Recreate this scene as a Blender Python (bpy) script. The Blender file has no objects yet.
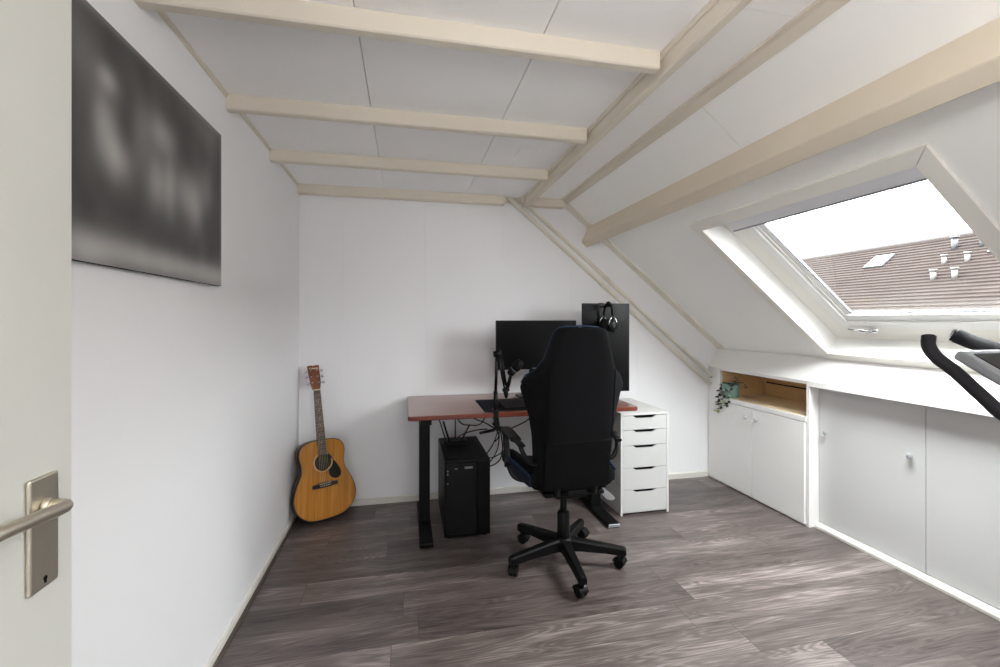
import bpy, bmesh, math, random
from mathutils import Vector, Matrix, noise
random.seed(7)
PI = math.pi
scene = bpy.context.scene
COL = scene.collection

# ------------------------------------------------------------------ helpers
def lin(c):
    c /= 255.0
    return c/12.92 if c <= 0.04045 else ((c+0.055)/1.055)**2.4
def rgb(r, g, b): return (lin(r), lin(g), lin(b), 1.0)

class NT:
    def __init__(self, name):
        self.m = bpy.data.materials.new(name); self.m.use_nodes = True
        self.t = self.m.node_tree; self.b = self.t.nodes['Principled BSDF']
    def n(self, kind, **kw):
        nd = self.t.nodes.new(kind)
        for k, v in kw.items(): setattr(nd, k, v)
        return nd
    def l(self, a, b): self.t.links.new(a, b)
    def math(self, op, a, b=None, c=None):
        nd = self.n('ShaderNodeMath', operation=op)
        for i, v in enumerate((a, b, c)):
            if v is None: continue
            if isinstance(v, (int, float)): nd.inputs[i].default_value = v
            else: self.l(v, nd.inputs[i])
        return nd.outputs[0]

def mat(name, col, rough=0.5, metal=0.0, spec=0.5, noise_amt=0.04, nscale=6.0, bump=0.0, bscale=60.0, coat=0.0):
    k = NT(name); b = k.b
    b.inputs['Roughness'].default_value = rough
    b.inputs['Metallic'].default_value = metal
    b.inputs['Specular IOR Level'].default_value = spec
    b.inputs['Coat Weight'].default_value = coat
    tc = k.n('ShaderNodeTexCoord')
    nz = k.n('ShaderNodeTexNoise'); nz.inputs['Scale'].default_value = nscale; nz.inputs['Detail'].default_value = 3
    k.l(tc.outputs['Object'], nz.inputs['Vector'])
    mx = k.n('ShaderNodeMix', data_type='RGBA')
    lo = tuple(max(0, c*(1-noise_amt)) for c in col[:3])+(1,)
    hi = tuple(min(1, c*(1+noise_amt)) for c in col[:3])+(1,)
    mx.inputs[6].default_value = lo; mx.inputs[7].default_value = hi
    k.l(nz.outputs['Fac'], mx.inputs[0]); k.l(mx.outputs[2], b.inputs['Base Color'])
    if bump > 0:
        n2 = k.n('ShaderNodeTexNoise'); n2.inputs['Scale'].default_value = bscale; n2.inputs['Detail'].default_value = 4
        k.l(tc.outputs['Object'], n2.inputs['Vector'])
        bp = k.n('ShaderNodeBump'); bp.inputs['Strength'].default_value = bump; bp.inputs['Distance'].default_value = 0.01
        k.l(n2.outputs['Fac'], bp.inputs['Height']); k.l(bp.outputs['Normal'], b.inputs['Normal'])
    return k.m

def mat_floor():
    k = NT('laminate'); b = k.b
    W, LEN = 0.172, 1.28
    tc = k.n('ShaderNodeTexCoord'); sp = k.n('ShaderNodeSeparateXYZ'); k.l(tc.outputs['Object'], sp.inputs[0])
    x, y = sp.outputs[0], sp.outputs[1]
    v = k.math('DIVIDE', k.math('ADD', y, 5.0+0.04), W)
    row = k.math('FLOOR', v); fy = k.math('FRACT', v)
    wn = k.n('ShaderNodeTexWhiteNoise', noise_dimensions='1D'); k.l(row, wn.inputs['W'])
    u = k.math('DIVIDE', k.math('ADD', k.math('ADD', x, 10.0), k.math('MULTIPLY', wn.outputs['Value'], LEN)), LEN)
    cx = k.math('FLOOR', u); fx = k.math('FRACT', u)
    cmb = k.n('ShaderNodeCombineXYZ'); k.l(row, cmb.inputs[0]); k.l(cx, cmb.inputs[1])
    pid = k.n('ShaderNodeTexWhiteNoise', noise_dimensions='3D'); k.l(cmb.outputs[0], pid.inputs['Vector'])
    # per plank shifted coordinates
    off = k.n('ShaderNodeVectorMath', operation='SCALE'); k.l(pid.outputs['Color'], off.inputs[0]); off.inputs['Scale'].default_value = 30.0
    add = k.n('ShaderNodeVectorMath', operation='ADD'); k.l(tc.outputs['Object'], add.inputs[0]); k.l(off.outputs[0], add.inputs[1])
    # low frequency warp gives the cathedral figure
    mp = k.n('ShaderNodeMapping'); mp.inputs['Scale'].default_value = (0.8, 8.0, 1.0); k.l(add.outputs[0], mp.inputs[0])
    fig = k.n('ShaderNodeTexNoise'); fig.inputs['Scale'].default_value = 1.0; fig.inputs['Detail'].default_value = 2.5; fig.inputs['Distortion'].default_value = 0.6
    k.l(mp.outputs[0], fig.inputs['Vector'])
    rings = k.math('FRACT', k.math('MULTIPLY', fig.outputs['Fac'], 24.0))
    tri = k.math('ABSOLUTE', k.math('SUBTRACT', rings, 0.5))
    mp2 = k.n('ShaderNodeMapping'); mp2.inputs['Scale'].default_value = (5.0, 150.0, 1.0); k.l(add.outputs[0], mp2.inputs[0])
    fine = k.n('ShaderNodeTexNoise'); fine.inputs['Scale'].default_value = 1.0; fine.inputs['Detail'].default_value = 6; fine.inputs['Roughness'].default_value = 0.65
    k.l(mp2.outputs[0], fine.inputs['Vector'])
    mp3 = k.n('ShaderNodeMapping'); mp3.inputs['Scale'].default_value = (2.2, 14.0, 1.0); k.l(add.outputs[0], mp3.inputs[0])
    broad = k.n('ShaderNodeTexNoise'); broad.inputs['Scale'].default_value = 1.0; broad.inputs['Detail'].default_value = 4
    k.l(mp3.outputs[0], broad.inputs['Vector'])
    f = k.math('ADD', k.math('MULTIPLY', tri, 0.42), k.math('MULTIPLY', fine.outputs['Fac'], 0.80))
    f = k.math('ADD', f, k.math('MULTIPLY', broad.outputs['Fac'], 0.85))
    f = k.math('ADD', f, k.math('MULTIPLY', pid.outputs['Value'], 0.30))
    f = k.math('MULTIPLY_ADD', f, 1.08, -0.78)
    cr = k.n('ShaderNodeValToRGB'); k.l(f, cr.inputs[0])
    e = cr.color_ramp.elements
    e[0].position = 0.0; e[0].color = rgb(*FLOOR_D)
    e[1].position = 1.0; e[1].color = rgb(*FLOOR_L)
    m_ = cr.color_ramp.elements.new(0.5); m_.color = rgb(*FLOOR_M)
    # joints
    jy = k.math('MINIMUM', fy, k.math('SUBTRACT', 1.0, fy)); jy = k.math('LESS_THAN', jy, 0.008)
    jx = k.math('LESS_THAN', k.math('MINIMUM', fx, k.math('SUBTRACT', 1.0, fx)), 0.0012)
    j = k.math('MAXIMUM', jx, jy)
    mx = k.n('ShaderNodeMix', data_type='RGBA'); k.l(k.math('MULTIPLY', j, 0.6), mx.inputs[0]); k.l(cr.outputs[0], mx.inputs[6]); mx.inputs[7].default_value = rgb(40, 35, 33)
    k.l(mx.outputs[2], b.inputs['Base Color'])
    r = k.math('ADD', k.math('MULTIPLY', fine.outputs['Fac'], 0.15), FLOOR_R)
    k.l(r, b.inputs['Roughness'])
    bp = k.n('ShaderNodeBump'); bp.inputs['Strength'].default_value = 0.12; bp.inputs['Distance'].default_value = 0.002
    k.l(k.math('SUBTRACT', k.math('ADD', fine.outputs['Fac'], tri), j), bp.inputs['Height']); k.l(bp.outputs[0], b.inputs['Normal'])
    return k.m
FLOOR_D, FLOOR_M, FLOOR_L, FLOOR_R = (50, 43, 41), (94, 85, 82), (158, 147, 144), 0.28

def mat_wood(name, c1, c2, axis_scale, rough=0.35, coat=0.0, stripes=14.0, spec=0.5):
    k = NT(name); b = k.b; b.inputs['Roughness'].default_value = rough; b.inputs['Coat Weight'].default_value = coat; b.inputs['Coat Roughness'].default_value = 0.12
    b.inputs['Specular IOR Level'].default_value = spec
    tc = k.n('ShaderNodeTexCoord'); mp = k.n('ShaderNodeMapping'); mp.inputs['Scale'].default_value = axis_scale
    k.l(tc.outputs['Object'], mp.inputs[0])
    nz = k.n('ShaderNodeTexNoise'); nz.inputs['Scale'].default_value = 1.0; nz.inputs['Detail'].default_value = 5; nz.inputs['Roughness'].default_value = 0.6
    k.l(mp.outputs[0], nz.inputs['Vector'])
    cr = k.n('ShaderNodeValToRGB'); cr.color_ramp.elements[0].position = 0.3; cr.color_ramp.elements[1].position = 0.7
    cr.color_ramp.elements[0].color = c1; cr.color_ramp.elements[1].color = c2
    k.l(nz.outputs['Fac'], cr.inputs[0]); k.l(cr.outputs[0], b.inputs['Base Color'])
    return k.m

def mat_glass():
    k = NT('window_glass'); t = k.t
    t.nodes.remove(k.b); out = [n for n in t.nodes if n.type == 'OUTPUT_MATERIAL'][0]
    tr = k.n('ShaderNodeBsdfTransparent'); tr.inputs[0].default_value = (0.97, 0.985, 0.98, 1)
    gl = k.n('ShaderNodeBsdfGlossy'); gl.inputs['Roughness'].default_value = 0.01
    lw = k.n('ShaderNodeLayerWeight'); lw.inputs['Blend'].default_value = 0.5
    fr = k.math('ADD', k.math('MULTIPLY', k.math('POWER', lw.outputs['Facing'], 5.0), 0.9), 0.035)
    mx = k.n('ShaderNodeMixShader'); k.l(fr, mx.inputs[0]); k.l(tr.outputs[0], mx.inputs[1]); k.l(gl.outputs[0], mx.inputs[2])
    k.l(mx.outputs[0], out.inputs['Surface'])
    return k.m

def mat_canvas():
    k = NT('canvas_print'); b = k.b; b.inputs['Roughness'].default_value = 0.6
    a = k.n('ShaderNodeVertexColor'); a.layer_name = 'print'
    k.l(a.outputs['Color'], b.inputs['Base Color'])
    return k.m

def mat_emit(name, col, s):
    k = NT(name); k.b.inputs['Emission Color'].default_value = col; k.b.inputs['Emission Strength'].default_value = s
    return k.m

M = {}
M['wall'] = mat('wall_paint', rgb(236, 236, 238), 0.75, spec=0.25, noise_amt=0.012, nscale=2.0, bump=0.05, bscale=220)
M['ceiling'] = mat('ceiling_paint', rgb(250, 249, 248), 0.75, spec=0.2, noise_amt=0.015, nscale=2.0)
M['slope'] = mat('slope_paint', rgb(250, 250, 248), 0.75, spec=0.2, noise_amt=0.015, nscale=2.0)
M['beam'] = mat('beam_paint', rgb(216, 208, 194), 0.55, spec=0.3, noise_amt=0.03, nscale=5.0, bump=0.04, bscale=30)
M['purlin'] = mat('purlin_paint', rgb(216, 205, 187), 0.55, spec=0.3, noise_amt=0.03, nscale=5.0)
M['trim'] = mat('trim_paint', rgb(229, 224, 212), 0.5, spec=0.35, noise_amt=0.02)
M['skirt'] = mat('skirting_paint', rgb(212, 209, 202), 0.5, spec=0.35, noise_amt=0.03)
M['scotia'] = mat_wood('dark_bead', rgb(62, 52, 46), rgb(88, 76, 66), (40, 3, 40), 0.5)
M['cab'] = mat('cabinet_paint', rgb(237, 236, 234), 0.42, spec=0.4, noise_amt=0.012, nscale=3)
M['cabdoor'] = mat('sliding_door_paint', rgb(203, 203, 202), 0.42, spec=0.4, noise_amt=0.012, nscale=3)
M['pvc'] = mat('window_white', rgb(240, 240, 238), 0.35, spec=0.45, noise_amt=0.01)
M['casing'] = mat('casing_paint', rgb(238, 236, 229), 0.5, spec=0.35, noise_amt=0.015)
M['bar'] = mat('control_bar_white', rgb(222, 222, 226), 0.35, spec=0.4, noise_amt=0.01)
M['alu'] = mat('blind_bar_grey', rgb(140, 141, 150), 0.35, 0.3)
M['seal'] = mat('rubber_seal', rgb(70, 70, 75), 0.6)
M['door'] = mat('door_paint', rgb(199, 199, 193), 0.45, spec=0.4, noise_amt=0.012, nscale=1.5)
M['nickel'] = mat('satin_nickel', rgb(205, 197, 182), 0.42, 1.0, noise_amt=0.05, nscale=20)
M['steel'] = mat('chrome', rgb(205, 205, 208), 0.15, 1.0)
M['dark'] = mat('dark_gap', rgb(25, 24, 24), 0.8, spec=0.1)
M['hardboard'] = mat_wood('raw_board', rgb(196, 160, 112), rgb(224, 194, 148), (3, 3, 3), 0.7)
M['shelf'] = mat('niche_shelf', rgb(228, 208, 172), 0.5, noise_amt=0.05)
M['black'] = mat('black_powder_coat', rgb(10, 10, 11), 0.45, spec=0.168, noise_amt=0.1)
M['blackplastic'] = mat('black_plastic', rgb(12, 12, 13), 0.38, spec=0.189, noise_amt=0.1)
M['keycap'] = mat('dark_keycap', rgb(34, 34, 38), 0.5, spec=0.3, noise_amt=0.05)
M['rubber'] = mat('black_rubber', rgb(15, 15, 16), 0.7, spec=0.126, noise_amt=0.1)
M['fabric'] = mat('black_fabric', rgb(14, 14, 16), 0.85, spec=0.075, noise_amt=0.15, nscale=40, bump=0.35, bscale=900)
M['leather'] = mat('black_mesh_fabric', rgb(12, 12, 13), 0.8, spec=0.075, noise_amt=0.12, nscale=60, bump=0.3, bscale=700)
M['blue'] = mat('blue_piping', rgb(16, 42, 74), 0.6, spec=0.3, noise_amt=0.1)
M['navy'] = mat('navy_fabric', rgb(14, 22, 37), 0.8, spec=0.25, noise_amt=0.15, nscale=30)
M['screen'] = mat('screen_off', rgb(8, 8, 9), 0.28, spec=0.168, noise_amt=0.02)
M['bezel'] = mat('monitor_plastic', rgb(10, 10, 11), 0.4, spec=0.168)
M['desk'] = mat_wood('cherry_desktop', rgb(98, 56, 46), rgb(126, 78, 66), (2, 40, 40), 0.30, 0.6)
M['deskedge'] = mat_wood('cherry_edge', rgb(84, 32, 18), rgb(108, 46, 27), (3, 30, 30), 0.4)
M['mat'] = mat('desk_mat_cloth', rgb(22, 23, 30), 0.8, spec=0.060, noise_amt=0.1, nscale=20)
M['drawer'] = mat('drawer_white', rgb(180, 180, 179), 0.4, spec=0.4, noise_amt=0.008)
M['drawerside'] = mat('drawer_side_white', rgb(194, 193, 191), 0.45, spec=0.4, noise_amt=0.008)
M['pc'] = mat('pc_steel_black', rgb(7, 7, 8), 0.45, spec=0.147, noise_amt=0.1)
M['pcmesh'] = mat('pc_mesh', rgb(20, 20, 21), 0.55, spec=0.126, noise_amt=0.3, nscale=400, bump=0.4, bscale=900)
M['badge'] = mat('grey_badge', rgb(120, 120, 122), 0.4, 0.4)
M['spruce'] = mat_wood('spruce_top', rgb(160, 100, 24), rgb(190, 130, 44), (70, 2, 2), 0.22, 0.5)
M['mahogany'] = mat_wood('mahogany', rgb(44, 22, 14), rgb(70, 34, 20), (40, 3, 3), 0.25, 0.4)
M['headwood'] = mat_wood('headstock_veneer', rgb(86, 44, 20), rgb(126, 70, 36), (30, 3, 3), 0.3, 0.3)
M['rosewood'] = mat_wood('rosewood', rgb(58, 44, 36), rgb(92, 74, 64), (60, 4, 4), 0.45)
M['ebony'] = mat('bridge_dark', rgb(26, 18, 15), 0.4)
M['cream'] = mat('cream_binding', rgb(220, 205, 170), 0.4)
M['ring'] = mat('rosette', rgb(188, 152, 92), 0.4, noise_amt=0.2, nscale=200)
M['pickguard'] = mat('black_pickguard', rgb(14, 13, 13), 0.18, spec=0.5)
M['fret'] = mat('nickel_fret', rgb(190, 190, 185), 0.25, 1.0)
M['string'] = mat('bronze_string', rgb(180, 165, 130), 0.3, 1.0)
M['teal'] = mat('teal_glaze', rgb(124, 158, 154), 0.3, spec=0.5, noise_amt=0.08, nscale=12)
M['leaf'] = mat('dark_leaf', rgb(44, 58, 44), 0.45, noise_amt=0.3, nscale=25)
M['paleleaf'] = mat('pale_leaf', rgb(150, 165, 100), 0.5, noise_amt=0.2, nscale=25)
M['stem'] = mat('plant_stem', rgb(96, 88, 60), 0.6)
M['soil'] = mat('potting_soil', rgb(40, 30, 24), 0.95, noise_amt=0.3, nscale=80)
M['tile'] = mat('roof_tile', rgb(31, 26, 24), 0.9, spec=0.05, noise_amt=0.3, nscale=1.6)
M['ridge'] = mat('ridge_tile', rgb(27, 21, 19), 0.8, noise_amt=0.2)
M['brick'] = mat('far_brick', rgb(30, 24, 21), 0.85, noise_amt=0.2, nscale=3)
M['ventwhite'] = mat('vent_plastic', rgb(46, 43, 41), 0.6)
M['ventgrey'] = mat('lead_grey', rgb(16, 17, 20), 0.6)
M['grip'] = mat('foam_grip', rgb(27, 26, 30), 0.75, spec=0.3, noise_amt=0.1, nscale=40, bump=0.2, bscale=500)
M['silver'] = mat('silver_plastic', rgb(150, 152, 156), 0.3, 0.4)
M['pale'] = mat('pale_grey_plastic', rgb(128, 128, 130), 0.4)
M['white'] = mat('white_plastic', rgb(232, 232, 230), 0.4)
M['glass'] = mat_glass(); M['canvas'] = mat_canvas(); M['floor'] = mat_floor()
M['crystal'] = mat('crystal_knob', rgb(214, 216, 220), 0.08, 0.7)

class MB:
    def __init__(self): self.v = []; self.f = []; self.s = []
    def bm(self, bm, smooth=False):
        o = len(self.v); bm.verts.index_update()
        self.v += [tuple(v.co) for v in bm.verts]
        for f in bm.faces: self.f.append([o+v.index for v in f.verts]); self.s.append(smooth)
        bm.free(); return self
    def raw(self, vs, fs, smooth=False):
        o = len(self.v); self.v += [tuple(v) for v in vs]
        for f in fs: self.f.append([o+i for i in f]); self.s.append(smooth)
        return self
    def box(self, x0, x1, y0, y1, z0, z1, bev=0.0, seg=2, mtx=None):
        bm = bmesh.new(); bmesh.ops.create_cube(bm, size=1)
        for v in bm.verts: v.co = Vector(((x0+x1)/2+v.co.x*(x1-x0), (y0+y1)/2+v.co.y*(y1-y0), (z0+z1)/2+v.co.z*(z1-z0)))
        if bev > 0: bmesh.ops.bevel(bm, geom=bm.edges[:], offset=bev, segments=seg, profile=0.5, affect='EDGES')
        if mtx is not None: bmesh.ops.transform(bm, matrix=mtx, verts=bm.verts[:])
        return self.bm(bm)
    def prism(self, poly, fn, a, b, smooth=False):
        """poly of 2D points; fn(p, q, t) -> 3D; extruded t=a..b"""
        n = len(poly); vs = [fn(p[0], p[1], a) for p in poly]+[fn(p[0], p[1], b) for p in poly]
        fs = [list(range(n))[::-1], list(range(n, 2*n))]
        o = len(self.v); self.v += [tuple(v) for v in vs]
        for f in fs: self.f.append([o+i for i in f]); self.s.append(False)
        for i in range(n):
            j = (i+1) % n; self.f.append([o+i, o+j, o+n+j, o+n+i]); self.s.append(smooth)
        return self
    def tube(self, pts, r, seg=10, cap=True, flat=None):
        pts = [Vector(p) for p in pts]; n = len(pts)
        rs = r if isinstance(r, (list, tuple)) else [r]*n
        tan = []
        for i in range(n):
            d = pts[min(i+1, n-1)]-pts[max(i-1, 0)]
            tan.append(d.normalized() if d.length > 1e-9 else Vector((0, 0, 1)))
        up = Vector((0, 0, 1)) if abs(tan[0].z) < 0.9 else Vector((1, 0, 0))
        nx = tan[0].cross(up).normalized(); vs = []
        for i in range(n):
            nx = (nx-tan[i]*nx.dot(tan[i])).normalized(); ny = tan[i].cross(nx)
            for k in range(seg):
                a = 2*PI*k/seg
                fx, fy = (1, 1) if flat is None else flat
                vs.append(pts[i]+nx*math.cos(a)*rs[i]*fx+ny*math.sin(a)*rs[i]*fy)
        fs = []
        for i in range(n-1):
            for k in range(seg):
                k2 = (k+1) % seg; fs.append([i*seg+k, i*seg+k2, (i+1)*seg+k2, (i+1)*seg+k])
        self.raw(vs, fs, True)
        if cap:
            o = len(self.v)-n*seg
            self.f.append([o+k for k in range(seg)][::-1]); self.s.append(False)
            self.f.append([o+(n-1)*seg+k for k in range(seg)]); self.s.append(False)
        return self
    def lathe(self, prof, fn, seg=20, smooth=True):
        """prof list of (r, h); fn(x, y, h) -> 3D"""
        n = len(prof); vs = []
        for r, h in prof:
            for k in range(seg):
                a = 2*PI*k/seg; vs.append(fn(r*math.cos(a), r*math.sin(a), h))
        fs = [[i*seg+k, i*seg+(k+1) % seg, (i+1)*seg+(k+1) % seg, (i+1)*seg+k] for i in range(n-1) for k in range(seg)]
        self.raw(vs, fs, smooth)
        o = len(self.v)-n*seg
        self.f.append([o+k for k in range(seg)][::-1]); self.s.append(False)
        self.f.append([o+(n-1)*seg+k for k in range(seg)]); self.s.append(False)
        return self
    def ell(self, c, r, mtx=None, u=12, v=8):
        bm = bmesh.new(); bmesh.ops.create_uvsphere(bm, u_segments=u, v_segments=v, radius=1)
        for w in bm.verts:
            p = Vector((w.co.x*r[0], w.co.y*r[1], w.co.z*r[2]))
            if mtx is not None: p = mtx @ p
            w.co = p+Vector(c)
        return self.bm(bm, True)
    def build(self, name, m, parent=None, fix=True):
        o_ = Vector((0, 0, 0))
        if parent is not None:
            p = parent
            while p is not None: o_ += p.location; p = p.parent
        me = bpy.data.meshes.new(name)
        me.from_pydata([tuple(Vector(v)-o_) for v in self.v], [], self.f); me.update()
        if fix:
            bm = bmesh.new(); bm.from_mesh(me); bmesh.ops.recalc_face_normals(bm, faces=bm.faces[:]); bm.to_mesh(me); bm.free()
        for p, s in zip(me.polygons, self.s): p.use_smooth = s
        me.materials.append(M[m] if isinstance(m, str) else m)
        o = bpy.data.objects.new(name, me); COL.objects.link(o)
        if parent is not None: o.parent = parent
        return o

def tag(o, label, cat, group=None, kind=None):
    o['label'] = label; o['category'] = cat
    if group: o['group'] = group
    if kind: o['kind'] = kind
    return o
def thing(name, label, cat, loc=(0, 0, 0), group=None, kind=None):
    o = bpy.data.objects.new(name, None); COL.objects.link(o); o.location = loc; o.empty_display_size = 0.1
    return tag(o, label, cat, group, kind)
def catmull(pts, n=8):
    P = [Vector(p) for p in pts]; P = [P[0]*2-P[1]]+P+[P[-1]*2-P[-2]]; out = []
    for i in range(1, len(P)-2):
        for k in range(n):
            t = k/n
            out.append(0.5*((2*P[i])+(P[i+1]-P[i-1])*t+(2*P[i-1]-5*P[i]+4*P[i+1]-P[i+2])*t*t+(3*P[i]-P[i-1]-3*P[i+1]+P[i+2])*t**3))
    out.append(P[-2]); return out
S = 'structure'

# ------------------------------------------------------------------ room numbers
XL, YB, ZC, YF = -0.725, 3.28, 2.25, -0.12     # left wall, back wall, ceiling, near wall
XK = 1.19                                       # where the flat ceiling meets the slope
TX, TZ = 0.7722, -0.6353                        # down-slope direction (x, z)
def sp(s, y, d):                                # slope coordinates: s down the slope, d outwards through the roof
    return (XK+TX*s+0.6353*d, y, ZC+TZ*s+0.7722*d)
def sbox(mb, s0, s1, y0, y1, d0, d1):
    vs = [sp(s, y, d) for s in (s0, s1) for y in (y0, y1) for d in (d0, d1)]
    return mb.raw(vs, [[0, 1, 3, 2], [4, 6, 7, 5], [0, 4, 5, 1], [2, 3, 7, 6], [0, 2, 6, 4], [1, 5, 7, 3]])

# ------------------------------------------------------------------ shell
tag(MB().box(-1.6, 3.2, -2.0, YB, -0.1, 0.0).build('floor', 'floor'), 'grey-brown wood-look laminate plank floor', 'floor', kind=S)
tag(MB().box(XL-0.1, XL, YF, YB+0.1, 0, ZC+0.1).build('wall_left', 'wall'), 'white painted wall on the left with the dark canvas', 'wall', kind=S)
wb = MB()
xs = [XL, -0.43, 0.14, 0.71, 1.28, 1.85, 2.42, 3.0]
for a, b in zip(xs[:-1], xs[1:]): wb.box(a+0.0003, b-0.0003, YB, YB+0.02, 0, ZC+0.2)
wb.box(XL-0.1, 3.2, YB+0.02, YB+0.12, -0.1, ZC+0.2)
tag(wb.build('wall_back', 'wall'), 'white panelled back wall behind the desk', 'wall', kind=S)
tag(MB().box(2.97, 3.05, YF, YB, 0, 1.1).build('wall_right', 'hardboard'), 'low knee wall behind the built-in cupboards', 'wall', kind=S)
wf = MB().box(XL-0.1, -0.60, YF-0.1, YF, 0, ZC+0.1).box(0.36, 3.2, YF-0.1, YF, 0, ZC+0.1).box(-0.60, 0.36, YF-0.1, YF, 2.06, ZC+0.1)
tag(wf.build('wall_front', 'wall'), 'white near wall with the doorway behind the viewpoint', 'wall', kind=S)
jm = MB().box(-0.615, -0.585, YF-0.115, YF+0.012, 0, 2.05).box(0.345, 0.375, YF-0.115, YF+0.012, 0, 2.05).box(-0.615, 0.375, YF-0.115, YF+0.012, 2.045, 2.075)
tag(jm.build('trim_1', 'trim'), 'door frame around the doorway of the near wall', 'door frame', kind=S)
hall = MB().box(-1.6, -1.5, -2.0, YF-0.1, 0, 2.5).box(1.5, 1.6, -2.0, YF-0.1, 0, 2.5).box(-1.6, 1.6, -2.1, -2.0, 0, 2.5).box(-1.6, 1.6, -2.1, YF-0.1, 2.4, 2.5)
tag(hall.build('wall_hall', 'wall'), 'white landing walls beyond the doorway', 'wall', kind=S)

cl = MB()
cxs = [XL, -0.150, 0.437, 0.885]
cys = [YF, 0.78, 1.40, 2.03, 2.63, YB]
for a, b in zip(cxs[:-1], cxs[1:]):
    for c, d in zip(cys[:-1], cys[1:]): cl.box(a+0.002, b-0.002, c, d, ZC, ZC+0.02)
ry = [YF, 0.53, 1.13, 1.726, 2.33, YB]
for c, d in zip(ry[:-1], ry[1:]): cl.box(0.885, XK, c+0.001, d-0.001, ZC, ZC+0.02)
cl.box(XL-0.1, XK+0.05, YF-0.1, YB, ZC+0.02, ZC+0.12)
tag(cl.build('ceiling', 'ceiling'), 'flat white panelled ceiling with thin seams', 'ceiling', kind=S)

WS0, WS1, WY0, WY1 = 0.637, 1.775, 1.152, 2.240       # window hole in slope coordinates
sl = MB()
DT = 0.20
for c, d in zip([YF-0.1, 0.46, 1.64, 2.80], [0.46, 1.64, 2.80, YB]):      # upper strip, panel seams
    sbox(sl, 0.0, 0.30, c+0.0015, d-0.0015, 0, 0.02)
sbox(sl, 0.0, 0.30, YF-0.1, YB, 0.02, DT)
HO = 0.0105
sbox(sl, 0.30, WS0-HO, YF-0.1, YB, 0, DT)
sbox(sl, WS1+HO, 2.5, YF-0.1, YB, 0, DT)
sbox(sl, WS0-HO, WS1+HO, YF-0.1, WY0-HO, 0, DT); sbox(sl, WS0-HO, WS1+HO, WY1+HO, YB, 0, DT)
tag(sl.build('ceiling_slope', 'slope'), 'sloping white roof side of the room around the skylight', 'sloped ceiling', kind=S)

# beams and trims -----------------------------------------------------------
def chamfer_x(x0, x1, y0, y1, z0, z1, c=0.010):
    mb = MB()
    prof = [(y0, z1), (y0, z0+c*0.5), (y0+c*0.5, z0), (y1-c, z0), (y1, z0+c), (y1, z1)]
    mb.prism(prof, lambda p, q, t: (t, p, q), x0, x1); return mb
for i, (y0, nm) in enumerate([(1.372, 'nearest of the three cross beams, longest in view'), (2.000, 'middle one of the three cross beams'), (2.600, 'cross beam nearest the back wall')]):
    bo = chamfer_x(XL-0.0, 0.859, y0, y0+0.046, 2.188, ZC+0.005).build('ceiling_beam', 'beam')
    tag(bo, 'cream painted ceiling beam, '+nm, 'beam', 'cross beams under the flat ceiling', S)
lb = MB().prism([(0.878, ZC+0.004), (0.878, 2.186), (0.885, 2.180), (0.912, 2.180), (0.918, 2.186), (0.918, ZC+0.004)], lambda p, q, t: (p, t, q), YF, 3.20)
tag(lb.build('ridge_beam', 'beam'), 'long cream beam running from the viewer to the back wall under the flat ceiling', 'beam', kind=S)
tag(MB().prism([(0.864, ZC), (0.864, ZC-0.006), (0.872, ZC-0.014), (0.878, ZC-0.014), (0.878, ZC)], lambda p, q, t: (p, t, q), YF, 3.2).build('trim_2', 'beam'), 'thin cream bead along the left of the long beam', 'trim', kind=S)
t3 = chamfer_x(XL, 0.722, 3.212, YB, 2.187, ZC+0.004, 0.012); t3b = chamfer_x(0.872, XK, 3.212, YB, 2.187, ZC+0.004, 0.012); t3.raw(t3b.v, t3b.f); t3.box(0.722, 0.872, 3.262, YB, 2.215, ZC+0.004)
tag(t3.build('trim_3', 'beam'), 'cream beam along the top of the back wall', 'beam', kind=S)
tag(MB().prism([(XL, ZC), (XL, ZC-0.013), (XL+0.006, ZC-0.013), (XL+0.012, ZC-0.006), (XL+0.012, ZC)], lambda p, q, t: (p, t, q), YF, 3.21).build('trim_4', 'beam'), 'thin cream cove between left wall and ceiling', 'trim', kind=S)
rb = MB().prism([(1.166, ZC+0.003), (1.166, ZC-0.010), (1.186, ZC-0.012), (1.216, ZC-0.037), (1.216, ZC-0.020)], lambda p, q, t: (p, t, q), YF, 3.215)
tag(rb.build('trim_5', 'beam'), 'flat cream batten where flat ceiling meets slope', 'trim', kind=S)
bt = MB(); sbox(bt, 0.05, 1.83, 3.200, YB, -0.014, 0.003)
tag(bt.build('trim_6', 'trim'), 'cream batten down the slope along the back wall', 'trim', kind=S)
pu = MB().prism([(1.42, 2.063), (1.364, 1.944), (1.3655, 1.939), (1.404, 1.900), (1.409, 1.899), (1.50, 1.999), (1.50, 2.05)], lambda p, q, t: (p, t, q), YF, 3.276)
tag(pu.build('purlin', 'purlin'), 'thick cream roof purlin crossing the slope above the skylight', 'beam', kind=S)

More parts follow.
